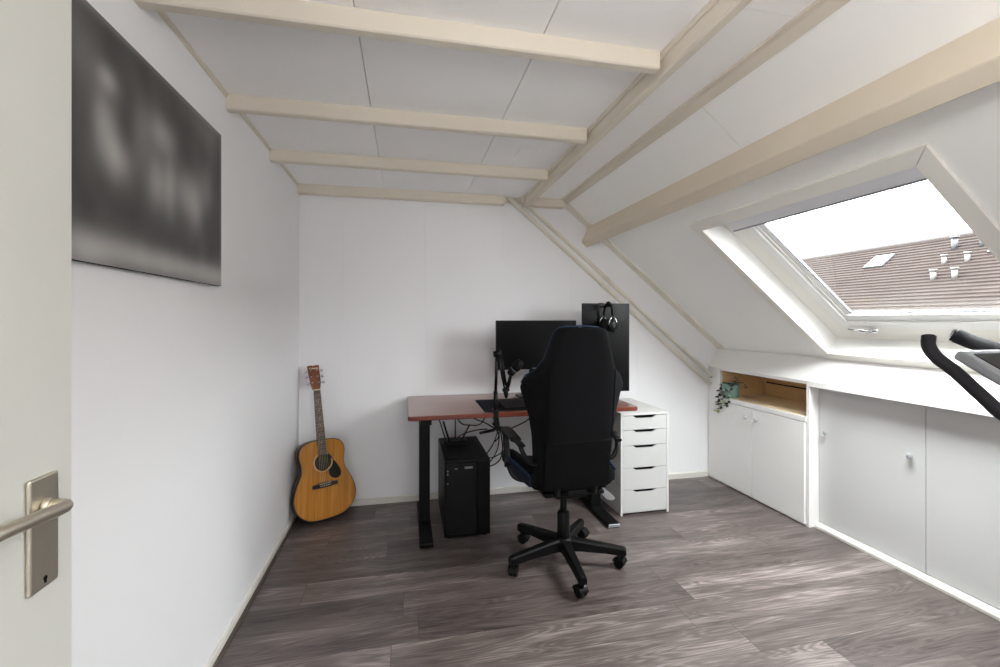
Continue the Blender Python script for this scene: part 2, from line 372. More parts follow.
# skirting ------------------------------------------------------------------
def skirt_prof(h, t): return [(0, 0), (t, 0), (t, h-0.006), (t-0.005, h), (0, h)]
tag(MB().prism(skirt_prof(0.045, 0.012), lambda p, q, t: (XL+p, t, q), 0.0, YB).build('baseboard_left', 'skirt'), 'low cream skirting along the left wall', 'baseboard', kind=S)
tag(MB().prism([(0.012, 0), (0.024, 0), (0.022, 0.009), (0.016, 0.014), (0.012, 0.015)], lambda p, q, t: (XL+p, t, q), 0.0, YB-0.012).build('trim_7', 'scotia'), 'thin dark brown bead at the foot of the left wall skirting', 'trim', kind=S)
tag(MB().prism(skirt_prof(0.045, 0.012), lambda p, q, t: (t, YB-p, q), XL, 2.505).build('baseboard_back', 'skirt'), 'low cream skirting along the back wall', 'baseboard', kind=S)
tag(MB().prism([(0, 0), (0.034, 0), (0.034, 0.014), (0.026, 0.024), (0.012, 0.030), (0, 0.031)], lambda p, q, t: (2.5785-p, t, q), YF, 2.322).build('baseboard_right', 'skirt'), 'cream plinth strip under the recessed cupboard doors', 'baseboard', kind=S)

# ------------------------------------------------------------------ skylight
win = thing('window_1', 'white pivot skylight in the sloping roof', 'skylight', sp(1.2, 1.7, 0), kind=S)
cw = MB()
o0, o1, p0, p1 = 0.572, 1.835, 1.090, 2.297
def cas(nm, poly):                              # mitred casing boards, poly in (s, y)
    MB().prism(poly, lambda p, q, t: sp(p, q, t), -0.014, 0.004).build('casing', 'casing', win)
g = 0.0012
cas('t', [(o0, p0+g), (o0, p1-g), (WS0, WY1-g), (WS0, WY0+g)])
cas('b', [(o1, p1-g), (o1, p0+g), (WS1, WY0+g), (WS1, WY1-g)])
cas('l', [(o0+g, p1), (o1-g, p1), (WS1-g, WY1), (WS0+g, WY1)])
cas('r', [(o1-g, p0), (o0+g, p0), (WS0+g, WY0), (WS1-g, WY0)])
ln = MB(); LT = 0.010; LD = 0.112
sbox(ln, WS0-LT, WS0, WY0-LT, WY1+LT, 0.0045, LD); sbox(ln, WS1, WS1+LT, WY0-LT, WY1+LT, 0.0045, LD)
sbox(ln, WS0, WS1, WY0-LT, WY0, 0.0045, LD); sbox(ln, WS0, WS1, WY1, WY1+LT, 0.0045, LD)
ln.build('lining', 'pvc', win)
def ring(mb, s0, s1, y0, y1, ws, wy, d0, d1):
    sbox(mb, s0, s0+ws, y0, y1, d0, d1); sbox(mb, s1-ws, s1, y0, y1, d0, d1)
    sbox(mb, s0+ws, s1-ws, y0, y0+wy, d0, d1); sbox(mb, s0+ws, s1-ws, y1-wy, y1, d0, d1)
    return mb
S0, S1, Y0, Y1 = 0.665, 1.665, 1.168, 2.128           # sash
fm = MB()
sbox(fm, WS0-0.03, S0-0.003, WY0-0.03, WY1+0.03, LD, LD+0.030); sbox(fm, S1+0.003, WS1+0.03, WY0-0.03, WY1+0.03, LD, LD+0.030)
sbox(fm, S0-0.003, S1+0.003, WY0-0.03, Y0-0.003, LD, LD+0.030); sbox(fm, S0-0.003, S1+0.003, Y1+0.003, WY1+0.03, LD, LD+0.030)
fm.build('frame', 'casing', win)
GS0, GS1, GY0, GY1 = S0+0.09, S1-0.105, Y0+0.078, Y1-0.095
sash = MB()
ring(sash, S0, S1, Y0, Y1, 0.052, 0.045, LD-0.003, LD+0.030)
ring(sash, S0+0.052, S1-0.052, Y0+0.045, Y1-0.045, 0.030, 0.020, LD+0.006, LD+0.030)
sbox(sash, GS0-0.012, GS0, GY0-0.014, GY1+0.030, LD+0.012, LD+0.030); sbox(sash, GS1, S1-0.08, GY0-0.014, GY1+0.030, LD+0.002, LD+0.030)
sbox(sash, GS0, GS1, GY0-0.014, GY0, LD+0.012, LD+0.030); sbox(sash, GS0, GS1, GY1, GY1+0.032, LD+0.012, LD+0.030)
so = sash.build('sash', 'pvc', win)
ring(MB(), GS0, GS1, GY0, GY1, 0.005, 0.005, LD+0.014, LD+0.029).build('seal', 'seal', win)
gl = MB(); sbox(gl, GS0+0.002, GS1-0.002, GY0+0.002, GY1-0.002, LD+0.020, LD+0.024); gl.build('glass', 'glass', win)
bar = MB(); sbox(bar, 0.690, 0.755, 1.172, 2.172, LD-0.036, LD-0.004); bar.build('control_bar', 'bar', win)
br2 = MB(); sbox(br2, 0.7552, 0.765, 1.172, 2.172, LD-0.038, LD-0.006); br2.build('bar_lip', 'alu', win)
hg = MB()
hg.tube([sp(1.668, 2.10, LD-0.014), sp(1.672, 2.03, LD-0.020), sp(1.680, 1.965, LD-0.020)], [0.006, 0.007, 0.011], 10)
hg.ell(sp(1.672, 1.955, LD-0.018), (0.014, 0.024, 0.012))
hg.tube([sp(1.672, 1.955, LD-0.014), sp(1.70, 1.99, LD-0.010)], 0.005, 8)
hg.build('latch', 'steel', win)
sc = MB().lathe([(0.004, 0), (0.006, 0.002), (0.004, 0.004)], lambda a, b, h: Vector(sp(1.70, 2.185, LD-h))+Vector((TX*a, b, TZ*a)), 10); sc.build('screw_cap', 'pvc', win)

# ------------------------------------------------------------------ door
dr = thing('door_1', 'off-white flush door standing open along the left wall', 'door', (-0.565, -0.06, 0.01), kind=S)
MB().box(-0.585, -0.545, -0.06, 0.868, 0.010, 2.02, 0.002, 1).build('leaf', 'door', dr)
hd = MB().box(-0.545, -0.538, 0.773, 0.829, 0.912, 1.083, 0.003, 2).build('handle', 'nickel', dr)
hd['label'] = 'satin nickel backplate and lever handle'
lev = catmull([(-0.538, 0.801, 1.036), (-0.522, 0.802, 1.036), (-0.512, 0.799, 1.0362), (-0.506, 0.787, 1.037), (-0.505, 0.75, 1.041), (-0.505, 0.69, 1.047), (-0.507, 0.655, 1.049)], 8)
MB().tube(lev, 0.0095, 14).tube([(-0.538, 0.801, 1.035), (-0.528, 0.801, 1.035)], 0.0135, 16).build('lever', 'nickel', hd)
MB().tube([(-0.5385, 0.801, 0.927), (-0.5372, 0.801, 0.927)], 0.0036, 12).box(-0.5385, -0.5372, 0.799, 0.803, 0.920, 0.927).build('keyhole', 'dark', hd)

# ------------------------------------------------------------------ canvas on the left wall
def canvas():
    y0, y1, z0, z1 = 1.05, 1.912, 1.452, 2.043
    NY, NZ = 90, 66
    blobs = [(1.24, 1.903, .026, .022, .5), (1.222, 1.793, .024, .055, .48), (1.262, 1.76, .02, .06, .25), (1.285, 1.725, .035, .036, .42), (1.485, 1.87, .05, .036, .42), (1.46, 1.72, .035, .055, .45),
             (1.53, 1.72, .025, .06, .35), (1.627, 1.735, .06, .05, .42), (1.70, 1.70, .04, .06, .3), (1.775, 1.793, .045, .05, .25), (1.38, 1.82, .03, .06, .2), (1.399, 1.490, .33, .026, .36), (1.171, 1.470, .05, .04, .3), (1.60, 1.480, .32, .03, .32), (1.775, 2.0, .09, .06, .12), (1.15, 1.92, .03, .07, .12), (1.87, 1.48, .1, .04, .3)]
    vs = []; cs = []
    for j in range(NZ+1):
        for i in range(NY+1):
            y = y0+(y1-y0)*i/NY; z = z0+(z1-z0)*j/NZ
            a = 0.045+0.030*(noise.noise(Vector((y*14, z*9, 3.1)))+0.4)
            for b in blobs: a += 0.50*b[4]*math.exp(-((y-b[0])/b[2])**2*0.5-((z-b[1])/b[3])**2*0.5)
            e = min((y1-y)/0.02, (z1-z)/0.02); a += 0.10*max(0, 1-e)
            a = min(max(a, 0.02), 0.5); vs.append((XL+0.018, y, z)); cs.append((a, a*0.965, a*0.945, 1))
    n = NY+1; fs = [[j*n+i, j*n+i+1, (j+1)*n+i+1, (j+1)*n+i] for j in range(NZ) for i in range(NY)]
    root = thing('canvas_print', 'blurry black and white canvas print hanging on the left wall', 'picture', (XL+0.009, (y0+y1)/2, z0))
    f = MB().raw(vs, fs); o = f.build('printed_face', 'canvas', root, fix=False)
    at = o.data.color_attributes.new('print', 'FLOAT_COLOR', 'POINT')
    for k, c in enumerate(cs): at.data[k].color = c
    MB().box(XL+0.0005, XL+0.0178, y0, y1, z0, z1).build('canvas_edge', 'rubber', root)
canvas()

# ------------------------------------------------------------------ pipes down the back wall
def pipe(x0, z0, x1, z1, nm, coup):
    r = 0.0155; y = YB-0.034
    MB_ = None; root = thing('wall_pipe', nm, 'pipe', (x1, y, z1), 'slanting heating pipes on the back wall', S)
    MB().tube([(x0, y, z0), (x1, y, z1)], r, 14).build('pipe_run', 'trim', root)
    MB().tube([(x1-0.002, y, z1+0.002), (x1+0.006, y, z1-0.004)], r*1.2, 12).build('end_cap', 'dark' if coup else 'trim', root)
    d = Vector((x1-x0, 0, z1-z0)); 
    for t in ((0.435, 0.84) if coup else (0.44,)):
        p = Vector((x0, y, z0))+d*t; u = d.normalized()*0.02
        MB().tube([p-u, p+u], r*1.16, 14).build('clip', 'trim', root)
pipe(0.848, 2.247, 2.514, 0.852, 'upper of the two cream pipes slanting down the back wall', True)
pipe(0.758, 2.247, 2.494, 0.786, 'lower of the two cream pipes slanting down the back wall', False)
hk = MB().tube(catmull([(1.595, YB, 1.455), (1.60, YB-0.03, 1.452), (1.625, YB-0.045, 1.455), (1.640, YB-0.045, 1.475)], 6), 0.004, 8).box(1.585, 1.605, YB-0.004, YB, 1.44, 1.47, 0.001, 1)
tag(hk.build('wall_hook', 'white'), 'small hook on the back wall by the pipes, right of the portrait monitor', 'hook')
pl = MB().box(0.60, 0.72, 2.30, 2.40, ZC-0.006, ZC, 0.002, 1)
tag(pl.build('cover_plate', 'ceiling'), 'small white cover plate on the ceiling between the far cross beams', 'cover plate', kind=S)

# ------------------------------------------------------------------ built-in cupboards
XA, XB = 2.507, 2.578
cu = thing('built_in_cupboard', 'white built-in cupboard with open niche and two doors under the slope', 'cupboard', (2.7, 2.8, 0))
body = MB()
body.box(XA, XA+0.02, 2.345, YB, 0.910, 0.926)                    # rail above the niche
body.box(XA, XA+0.02, 3.138, YB, 0.0, 0.910)                      # left stile
body.box(XA+0.02, 2.96, 3.150, 3.168, 0.0, 0.70)
body.box(XA+0.10, 2.96, 2.340, 2.350, 0.0, 0.80)
body.box(XA, XA+0.10, 2.325, 2.345, 0.0, 0.926)                   # post
body.box(XA+0.004, XA+0.03, 2.345, 3.125, 0.0, 0.012)
body.build('carcass', 'cab', cu)
MB().prism([(XA+0.02, 0.70), (2.965, 0.70), (2.965, 0.795), (2.72, 0.98), (2.565, 0.94), (2.545, 0.915), (XA+0.02, 0.905)], lambda p, q, t: (p, t, q), 3.142, 3.150).box(2.945, 2.965, 2.350, 3.142, 0.70, 0.795).build('niche_lining', 'hardboard', cu)
tp = MB(); sbox(tp, 2.02, 2.29, 2.352, 3.128, -0.004, 0.0); tp.build('niche_roof', 'hardboard', cu)
MB().tube([(2.94, 2.36, 0.802), (2.94, 3.12, 0.802)], 0.006, 8).build('niche_seam', 'dark', cu)
MB().box(XA-0.006, 2.96, 2.345, 3.128, 0.678, 0.700, 0.003, 1).build('shelf', 'shelf', cu)
MB().box(XA-0.012, XA-0.004, 2.338, 3.128, 0.668, 0.702, 0.002, 1).build('shelf_lip', 'cab', cu)
def knob(x, y, z, parent, r=0.014):
    k = MB().tube([(x, y, z), (x-0.010, y, z)], 0.005, 10)
    prof = [(0.004, 0.008), (r*0.8, 0.012), (r, 0.020), (r*0.75, 0.027), (r*0.3, 0.029)]
    k.lathe(prof, lambda a, b, h: (x-h, y+a, z+b), 10, False)
    return k.build('knob', 'crystal', parent)
for y0, y1, ky in ((2.350, 2.785, 2.733), (2.789, 3.262, 2.836)):
    d = MB().box(XA-0.012, XA+0.006, y0, y1, 0.012, 0.664, 0.0015, 1).build('door', 'cab', cu)
    knob(XA-0.012, ky, 0.592, d)
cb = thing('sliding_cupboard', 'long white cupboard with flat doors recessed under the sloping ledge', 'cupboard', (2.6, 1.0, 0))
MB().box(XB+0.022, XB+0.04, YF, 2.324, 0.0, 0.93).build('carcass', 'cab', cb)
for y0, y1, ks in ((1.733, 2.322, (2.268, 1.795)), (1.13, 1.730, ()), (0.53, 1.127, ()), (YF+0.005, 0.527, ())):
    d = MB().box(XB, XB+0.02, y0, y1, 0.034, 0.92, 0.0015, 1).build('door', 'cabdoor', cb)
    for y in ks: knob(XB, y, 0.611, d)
lg = MB().prism([(XA-0.004, 0.898), (XA-0.004, 0.931), (2.6, 1.080), (2.63, 1.070), (2.60, 0.985), (2.60, 0.93), (2.545, 0.898)], lambda p, q, t: (p, t, q), YF, 2.324)
lg.prism([(XA-0.004, 0.926), (XA-0.004, 0.931), (2.6, 1.080), (2.63, 1.070), (2.545, 0.926)], lambda p, q, t: (p, t, q), 2.324, YB)
tag(lg.build('window_ledge', 'cab'), 'white sloping ledge board above the cupboards below the skylight', 'ledge', kind=S)

# ------------------------------------------------------------------ potted plant
pot = thing('potted_plant', 'trailing plant in a teal pot in the cupboard niche', 'plant', (2.55, 3.066, 0.700))
PX, PY, PZ = 2.550, 3.066, 0.700
MB().lathe([(0.050, 0.0), (0.056, 0.004), (0.062, 0.05), (0.064, 0.10), (0.066, 0.108), (0.058, 0.110), (0.056, 0.094), (0.0, 0.092)], lambda a, b, h: (PX+a, PY+b, PZ+h), 24).build('pot', 'teal', pot)
MB().lathe([(0.054, 0.090), (0.03, 0.097), (0.002, 0.099)], lambda a, b, h: (PX+a, PY+b, PZ+h), 16).build('soil', 'soil', pot)
def leafmesh(mb, p, d, size, roll=0.0):
    d = Vector(d).normalized(); side = d.cross(Vector((0.2, 0.3, 1))).normalized()
    side = Matrix.Rotation(roll, 3, d) @ side; nn = d.cross(side)
    vs = []; L = 7
    for i in range(L+1):
        t = i/L; w = size*0.34*math.sin(PI*min(1, t*0.96+0.02))**0.8
        c = Vector(p)+d*size*t+nn*size*0.12*math.sin(PI*t)
        vs += [c-side*w+nn*0.001, c+nn*w*0.25, c+side*w+nn*0.001]
    fs = []
    for i in range(L):
        for k in range(2): a = i*3+k; fs.append([a, a+1, a+4, a+3])
    n = len(vs); vs += [v-nn*0.0012 for v in vs]; fs += [[n+q for q in f[::-1]] for f in fs]
    mb.raw(vs, fs, True)
vines = [
    [(2.55, 3.05, 0.80), (2.515, 3.045, 0.815), (2.492, 3.05, 0.77), (2.488, 3.075, 0.70), (2.485, 3.09, 0.65), (2.485, 3.12, 0.60), (2.486, 3.16, 0.575)],
    [(2.55, 3.09, 0.80), (2.51, 3.10, 0.815), (2.492, 3.115, 0.77), (2.488, 3.125, 0.71), (2.486, 3.13, 0.66), (2.485, 3.135, 0.635)],
    [(2.55, 3.03, 0.80), (2.52, 3.01, 0.813), (2.495, 3.005, 0.78), (2.489, 3.01, 0.72), (2.487, 3.02, 0.665), (2.486, 3.05, 0.64)],
    [(2.57, 3.03, 0.80), (2.56, 2.98, 0.835), (2.55, 2.93, 0.83), (2.545, 2.88, 0.805)],
    [(2.57, 3.05, 0.80), (2.555, 3.01, 0.84), (2.55, 2.985, 0.865)]]
rnd = random.Random(3)
leaves = MB(); pale = MB(); stems = MB()
for vi, v in enumerate(vines):
    c = catmull(v, 7); stems.tube(c, 0.0016, 6)
    step = 3 if vi < 3 else 4
    for i in range(4, len(c), step):
        d = (c[min(i+1, len(c)-1)]-c[i-1]).normalized()
        s = 1 if (i//step) % 2 else -1
        dd = d*0.5+Vector((-0.35, 0.8*s, 0.15*s))
        tgt = pale if (vi == 0 and i > len(c)-9) or rnd.random() < 0.08 else leaves
        leafmesh(tgt, c[i], dd, rnd.uniform(0.026, 0.036), rnd.uniform(-0.5, 0.5))
stems.build('stem', 'stem', pot); o = leaves.build('foliage', 'leaf', pot, fix=False); o['kind'] = 'stuff'
o = pale.build('young_foliage', 'paleleaf', pot, fix=False); o['kind'] = 'stuff'; o['label'] = 'pale green young leaves'

# ------------------------------------------------------------------ desk
DX0, DX1, DY0, DY1, DZ = 0.010, 1.453, 2.562, 3.262, 0.767
dk = thing('desk', 'standing desk with cherry red top and black steel legs', 'desk', (0.74, 2.9, 0))
def rrect(x0, x1, y0, y1, r, n=5):
    out = []
    for cx, cy, a0 in ((x1-r, y0+r, -90), (x1-r, y1-r, 0), (x0+r, y1-r, 90), (x0+r, y0+r, 180)):
        for k in range(n+1):
            a = math.radians(a0+90*k/n); out.append((cx+r*math.cos(a), cy+r*math.sin(a)))
    return out
def slab(mb, poly, z0, z1, bev):
    def ins(d):
        cx = sum(p[0] for p in poly)/len(poly); cy = sum(p[1] for p in poly)/len(poly)
        return [(p[0]-math.copysign(min(d, abs(p[0]-cx)), p[0]-cx), p[1]-math.copysign(min(d, abs(p[1]-cy)), p[1]-cy)) for p in poly]
    L = [(ins(bev), z0), (poly, z0+bev), (poly, z1-bev), (ins(bev), z1)]; n = len(poly); vs = [(p[0], p[1], z) for q, z in L for p in q]
    fs = [list(range(n))[::-1], [3*n+i for i in range(n)]]
    for k in range(3):
        for i in range(n): j = (i+1) % n; fs.append([k*n+i, k*n+j, (k+1)*n+j, (k+1)*n+i])
    return mb.raw(vs, fs)
top = slab(MB(), rrect(DX0, DX1, DY0, DY1, 0.02), DZ-0.027, DZ-0.0005, 0.003); top.build('desktop', 'deskedge', dk)
slab(MB(), rrect(DX0+0.003, DX1-0.003, DY0+0.003, DY1-0.003, 0.018), DZ-0.001, DZ, 0.0003).build('veneer', 'desk', dk)
for xc in (0.116, 1.290):
    MB().box(xc-0.034, xc+0.034, 2.845, 2.905, 0.028, 0.70, 0.004, 2).build('leg', 'black', dk)
    MB().box(xc-0.040, xc+0.040, 2.572, 3.19, 0.004, 0.030, 0.006, 2).build('foot', 'black', dk)
    MB().box(xc-0.032, xc+0.032, 2.62, 3.16, 0.70, 0.738, 0.002, 1).build('top_bracket', 'black', dk)
    for yy in (2.62, 3.14): MB().lathe([(0.016, 0.0), (0.018, 0.002), (0.014, 0.006)], lambda a, b, h: (xc+a, yy+b, h), 12).build('levelling_pad', 'rubber', dk)
MB().box(1.250, 1.330, 2.5715, 2.5735, 0.008, 0.027, 0.0005, 1).build('foot_cap', 'silver', dk)
for yy in (2.845, 2.885): MB().box(0.15, 1.255, yy, yy+0.02, 0.70, 0.735, 0.002, 1).build('cross_rail', 'black', dk)
MB().box(0.62, 0.86, 2.70, 2.80, 0.712, 0.738, 0.004, 2).build('control_box', 'black', dk)

# ------------------------------------------------------------------ desk mat, keyboard
tag(slab(MB(), rrect(0.462, 1.28, 2.600, 2.990, 0.02), DZ, DZ+0.004, 0.001).build('desk_mat', 'mat'), 'dark cloth desk mat on the desk under the keyboard', 'desk mat')
kb = thing('keyboard', 'black keyboard lying on the dark desk mat behind the chair', 'keyboard', (0.80, 2.72, DZ+0.004))
Z0 = DZ+0.004
MB().prism([(2.610, Z0+0.0), (2.610, Z0+0.016), (2.845, Z0+0.028), (2.845, Z0+0.0)], lambda p, q, t: (t, p, q), 0.590, 1.03).build('case', 'blackplastic', kb)
MB().prism([(2.630, Z0+0.0165), (2.630, Z0+0.0185), (2.835, Z0+0.0295), (2.835, Z0+0.0275)], lambda p, q, t: (t, p, q), 0.600, 1.02).build('key_plate', 'black', kb)
key = MB(); key.prism([(-0.0085, -0.0085), (0.0085, -0.0085), (0.0085, 0.0085), (-0.0085, 0.0085)], lambda p, q, t: (p*(1-t*14), q*(1-t*14), t), 0.0, 0.010)
k0 = key.build('key', 'keycap', kb); first = True
for r in range(6):
    for c in range(16):
        x = 0.613+c*0.0262+(r % 3)*0.002; y = 2.648+r*0.0345; z = Z0+0.0180+(y-2.63)*0.0537
        if c == 15 and r % 3: continue
        if first: k = k0; first = False
        else: k = k0.copy(); COL.objects.link(k)
        k.location = Vector((x, y, z))-kb.location; k.scale = (1.25, 1.6, 1)

# ------------------------------------------------------------------ monitors
def monitor(name, label, xc, zc, w, h, y, stand):
    r = thing(name, label, 'monitor', (xc, y+0.1, DZ))
    MB().box(xc-w/2, xc+w/2, y, y+0.022, zc-h/2, zc+h/2, 0.003, 2).build('panel', 'bezel', r)
    MB().box(xc-w/2+0.007, xc+w/2-0.007, y-0.0008, y+0.004, zc-h/2+(0.016 if w > h else 0.007), zc+h/2-0.007).build('screen', 'screen', r)
    MB().box(xc-0.13, xc+0.13, y+0.02, y+0.050, zc-0.11, zc+0.11, 0.010, 2).build('rear_housing', 'bezel', r)
    MB().box(xc-0.030, xc+0.030, y+0.075, y+0.100, DZ+0.008, zc+0.05, 0.004, 2).box(xc-0.028, xc+0.028, y+0.045, y+0.08, zc-0.03, zc+0.03, 0.003, 1).build('stand_neck', 'blackplastic', r)
    slab(MB(), rrect(xc-0.11, xc+0.11, y+0.055, y+0.20, 0.02), DZ, DZ+0.011, 0.003).build('stand_base', 'blackplastic', r)
    return r
mb_ = monitor('monitor', 'wide black monitor standing on the desk, left of the upright one', 0.893, 1.147, 0.582, 0.340, 2.945, True)
MB().box(0.86, 0.926, 2.9435, 2.945, 0.982, 0.988).build('maker_mark', 'badge', mb_)
monitor('monitor', 'tall black monitor turned upright on the right end of the desk', 1.404, 1.122, 0.362, 0.634, 2.925, True)
# headphones hanging over the top edge of the portrait monitor
hx, hy = 1.368, 2.822
hpk = MB().box(hx-0.012, hx+0.012, 2.919, 2.950, 1.4395, 1.4425, 0.001, 1).box(hx-0.012, hx+0.012, 2.9185, 2.9225, 1.405, 1.4425, 0.001, 1).tube([(hx, 2.920, 1.4165), (hx, 2.812, 1.4175), (hx, 2.802, 1.430)], 0.006, 10)
tag(hpk.build('headphone_hook', 'blackplastic'), 'small black hook clipped over the top of the upright monitor', 'hook')
hp = thing('headphones', 'black headphones hanging in front of the upright monitor', 'headphones', (hx, hy, 1.26))
hd2 = Vector((0.018, -0.9998, 0)); hn = Vector((0.9998, 0.018, 0)); HC = Vector((hx, hy, 0))
def hpt(a, z, o=0.0): return HC+hd2*a+hn*o+Vector((0, 0, z))
band = [hpt(-0.066*math.cos(PI*k/24)*(1.0 if k % 24 else 1.0), 1.325+0.1115*math.sin(PI*k/24)**0.85) for k in range(25)]
MB().tube(band, 0.0065, 10, flat=(2.1, 0.7)).build('headband', 'blackplastic', hp)
MB().tube([b_+Vector((0, 0, -0.008))*1.0 for b_ in band[7:18]], 0.0065, 10, flat=(2.0, 0.7)).build('band_cushion', 'leather', hp)
for sg in (-1, 1):
    yk = MB()
    for o in (-0.020, 0.020): yk.tube(catmull([hpt(sg*0.066, 1.345), hpt(sg*0.072, 1.325, o), hpt(sg*0.072, 1.285, o*1.6)], 5), 0.0032, 8)
    yk.build('yoke', 'steel', hp)
    cp_ = MB().lathe([(0.010, 0.022), (0.034, 0.018), (0.041, 0.006), (0.041, -0.004), (0.036, -0.010)], lambda a, b, h: hpt(sg*(0.060+h), 1.282+b*1.12, a*0.92), 22).build('ear_cup', 'blackplastic', hp)
    MB().lathe([(0.020, -0.026), (0.037, -0.024), (0.040, -0.016), (0.037, -0.009)], lambda a, b, h: hpt(sg*(0.060+h), 1.282+b*1.12, a*0.92), 22).build('ear_pad', 'leather', cp_)

# ------------------------------------------------------------------ microphone on boom arm
mx, my = 0.518, 2.552
mi = thing('microphone_arm', 'black microphone on a folded boom arm clamped to the desk front', 'microphone', (mx, my, 0.66))
MB().box(mx-0.013, mx+0.013, my-0.012, my+0.050, DZ+0.0045, DZ+0.022, 0.003, 2).box(mx-0.013, mx+0.013, my-0.030, my-0.011, DZ-0.075, DZ+0.022, 0.003, 2).box(mx-0.013, mx+0.013, my-0.012, my+0.045, DZ-0.075, DZ-0.062, 0.003, 2).build('clamp', 'black', mi)
MB().tube([(mx, my+0.012, DZ-0.10), (mx, my+0.012, DZ-0.035)], 0.006, 10).tube([(mx-0.022, my+0.012, DZ-0.10), (mx+0.022, my+0.012, DZ-0.10)], 0.004, 8).tube([(mx, my+0.012, DZ-0.037), (mx, my+0.012, DZ-0.029)], 0.014, 14).build('clamp_screw', 'black', mi)
MB().tube([(mx, my, DZ+0.02), (mx+0.001, my, DZ+0.13)], 0.013, 12).tube([(mx+0.001, my, DZ+0.13), (mx+0.008, my, 1.125)], 0.0085, 12).build('pole', 'black', mi)
MB().tube([(mx+0.008-0.02, my-0.004, 1.118), (mx+0.030, my-0.004, 1.122)], 0.018, 14).ell((mx+0.018, my, 1.128), (0.022, 0.02, 0.02)).build('joint', 'black', mi)
A0, A1 = Vector((mx+0.022, my, 1.118)), Vector((mx+0.070, my+0.03, 0.880))
arm = MB()
for off in (-0.010, 0.010):
    arm.tube([A0+Vector((off, -0.008, 0)), A1+Vector((off*0.7, -0.008, 0.01))], 0.006, 8)
arm.tube([A0+Vector((0, 0.012, -0.02)), A1+Vector((0.0, 0.012, 0.05))], 0.008, 10)
arm.build('boom_arm', 'black', mi)
MB().tube([A1+Vector((-0.004, 0, 0.03)), A1+Vector((0.002, 0, -0.012)), A1+Vector((0.003, 0, -0.03))], [0.017, 0.014, 0.007], 12).tube([A1+Vector((-0.02, 0, 0.02)), A1+Vector((0.02, 0, 0.02))], 0.011, 10).build('elbow', 'black', mi)
B1 = Vector((mx+0.098, my+0.01, 1.000))
MB().tube([A1+Vector((0.004, 0.006, 0.015)), A1+Vector((0.018, 0.0, 0.06)), B1+Vector((-0.008, 0, -0.03)), B1], [0.012, 0.012, 0.010, 0.008], 10).build('fore_arm', 'black', mi)
ax = Vector((0.62, -0.25, 0.74)).normalized(); m0 = B1+Vector((-0.005, 0, 0.0))
u1 = ax.cross(Vector((0, 1, 0))).normalized(); u2 = ax.cross(u1)
mic = MB().lathe([(0.010, -0.012), (0.020, -0.008), (0.023, 0.004), (0.024, 0.03)], lambda a, b, h: m0+u1*a+u2*b+ax*h, 16).build('mic_body', 'blackplastic', mi)
MB().lathe([(0.0245, 0.029), (0.0245, 0.034)], lambda a, b, h: m0+u1*a+u2*b+ax*h, 16).build('mic_ring', 'badge', mic)
MB().lathe([(0.024, 0.033), (0.0285, 0.045), (0.029, 0.075), (0.025, 0.092), (0.014, 0.101), (0.002, 0.103)], lambda a, b, h: m0+u1*a+u2*b+ax*h, 16).build('foam_cover', 'rubber', mic)

# ------------------------------------------------------------------ computer tower and router
pc = thing('computer_tower', 'black computer tower on the floor under the desk', 'computer', (0.355, 2.90, 0))
px0, px1, py0, py1, pz = 0.226, 0.503, 2.640, 3.175, 0.475
MB().box(px0, px1, py0, py1, 0.016, pz, 0.004, 2).build('case', 'pc', pc)
MB().box(px0+0.012, px0+0.190, py0-0.004, py0+0.004, 0.035, 0.452, 0.002, 1).build('mesh_front', 'pcmesh', pc)
MB().box(px0+0.196, px1-0.004, py0-0.006, py0+0.004, 0.022, 0.465, 0.003, 2).build('side_strip', 'pc', pc)
for a in (px0+0.03, px1-0.03):
    for b in (py0+0.04, py1-0.04): MB().lathe([(0.016, 0.0), (0.018, 0.006), (0.018, 0.017)], lambda p, q, h: (a+p, b+q, h), 12).build('foot', 'rubber', pc)
MB().box(px0+0.120, px0+0.168, py0-0.0055, py0-0.0035, 0.424, 0.436).build('badge', 'badge', pc)
MB().box(px0+0.060, px0+0.078, py0-0.0055, py0-0.0035, 0.424, 0.429).build('port', 'badge', pc)
for zz in (0.415, 0.396, 0.340): MB().tube([(px0+0.018, py0-0.003, zz), (px0+0.018, py0-0.006, zz)], 0.005, 10).build('button', 'badge', pc)
lg2 = MB()
for k in range(9): lg2.box(px0+0.04+0.012*k, px0+0.046+0.012*k, py0-0.0048, py0-0.0035, 0.08+0.004*((k*5) % 4), 0.095+0.012*((k*7) % 4))
lg2.build('fan_grille', 'pc', pc)
MB().box(px0+0.03, px1-0.03, py0+0.06, py1-0.05, pz-0.001, pz+0.002, 0.001, 1).build('top_filter', 'pcmesh', pc)
ro = thing('router', 'black router with upright antennas on top of the computer tower', 'router', (0.325, 2.99, pz+0.002))
slab(MB(), rrect(0.245, 0.405, 2.94, 3.05, 0.03), pz+0.002, pz+0.032, 0.006).build('body', 'blackplastic', ro)
for (bx, by, tx, ty, tz, r0) in [(0.265, 3.035, 0.215, 3.06, 0.665, 0.007), (0.285, 2.955, 0.243, 2.94, 0.645, 0.011), (0.332, 3.035, 0.335, 3.05, 0.668, 0.006), (0.365, 2.955, 0.422, 2.95, 0.615, 0.008)]:
    MB().tube([(bx, by, pz+0.028), (bx+(tx-bx)*0.15, by+(ty-by)*0.15, pz+0.05), (tx, ty, tz)], [r0, r0, r0*0.85], 10, flat=(1.0, 0.7)).build('antenna', 'blackplastic', ro)
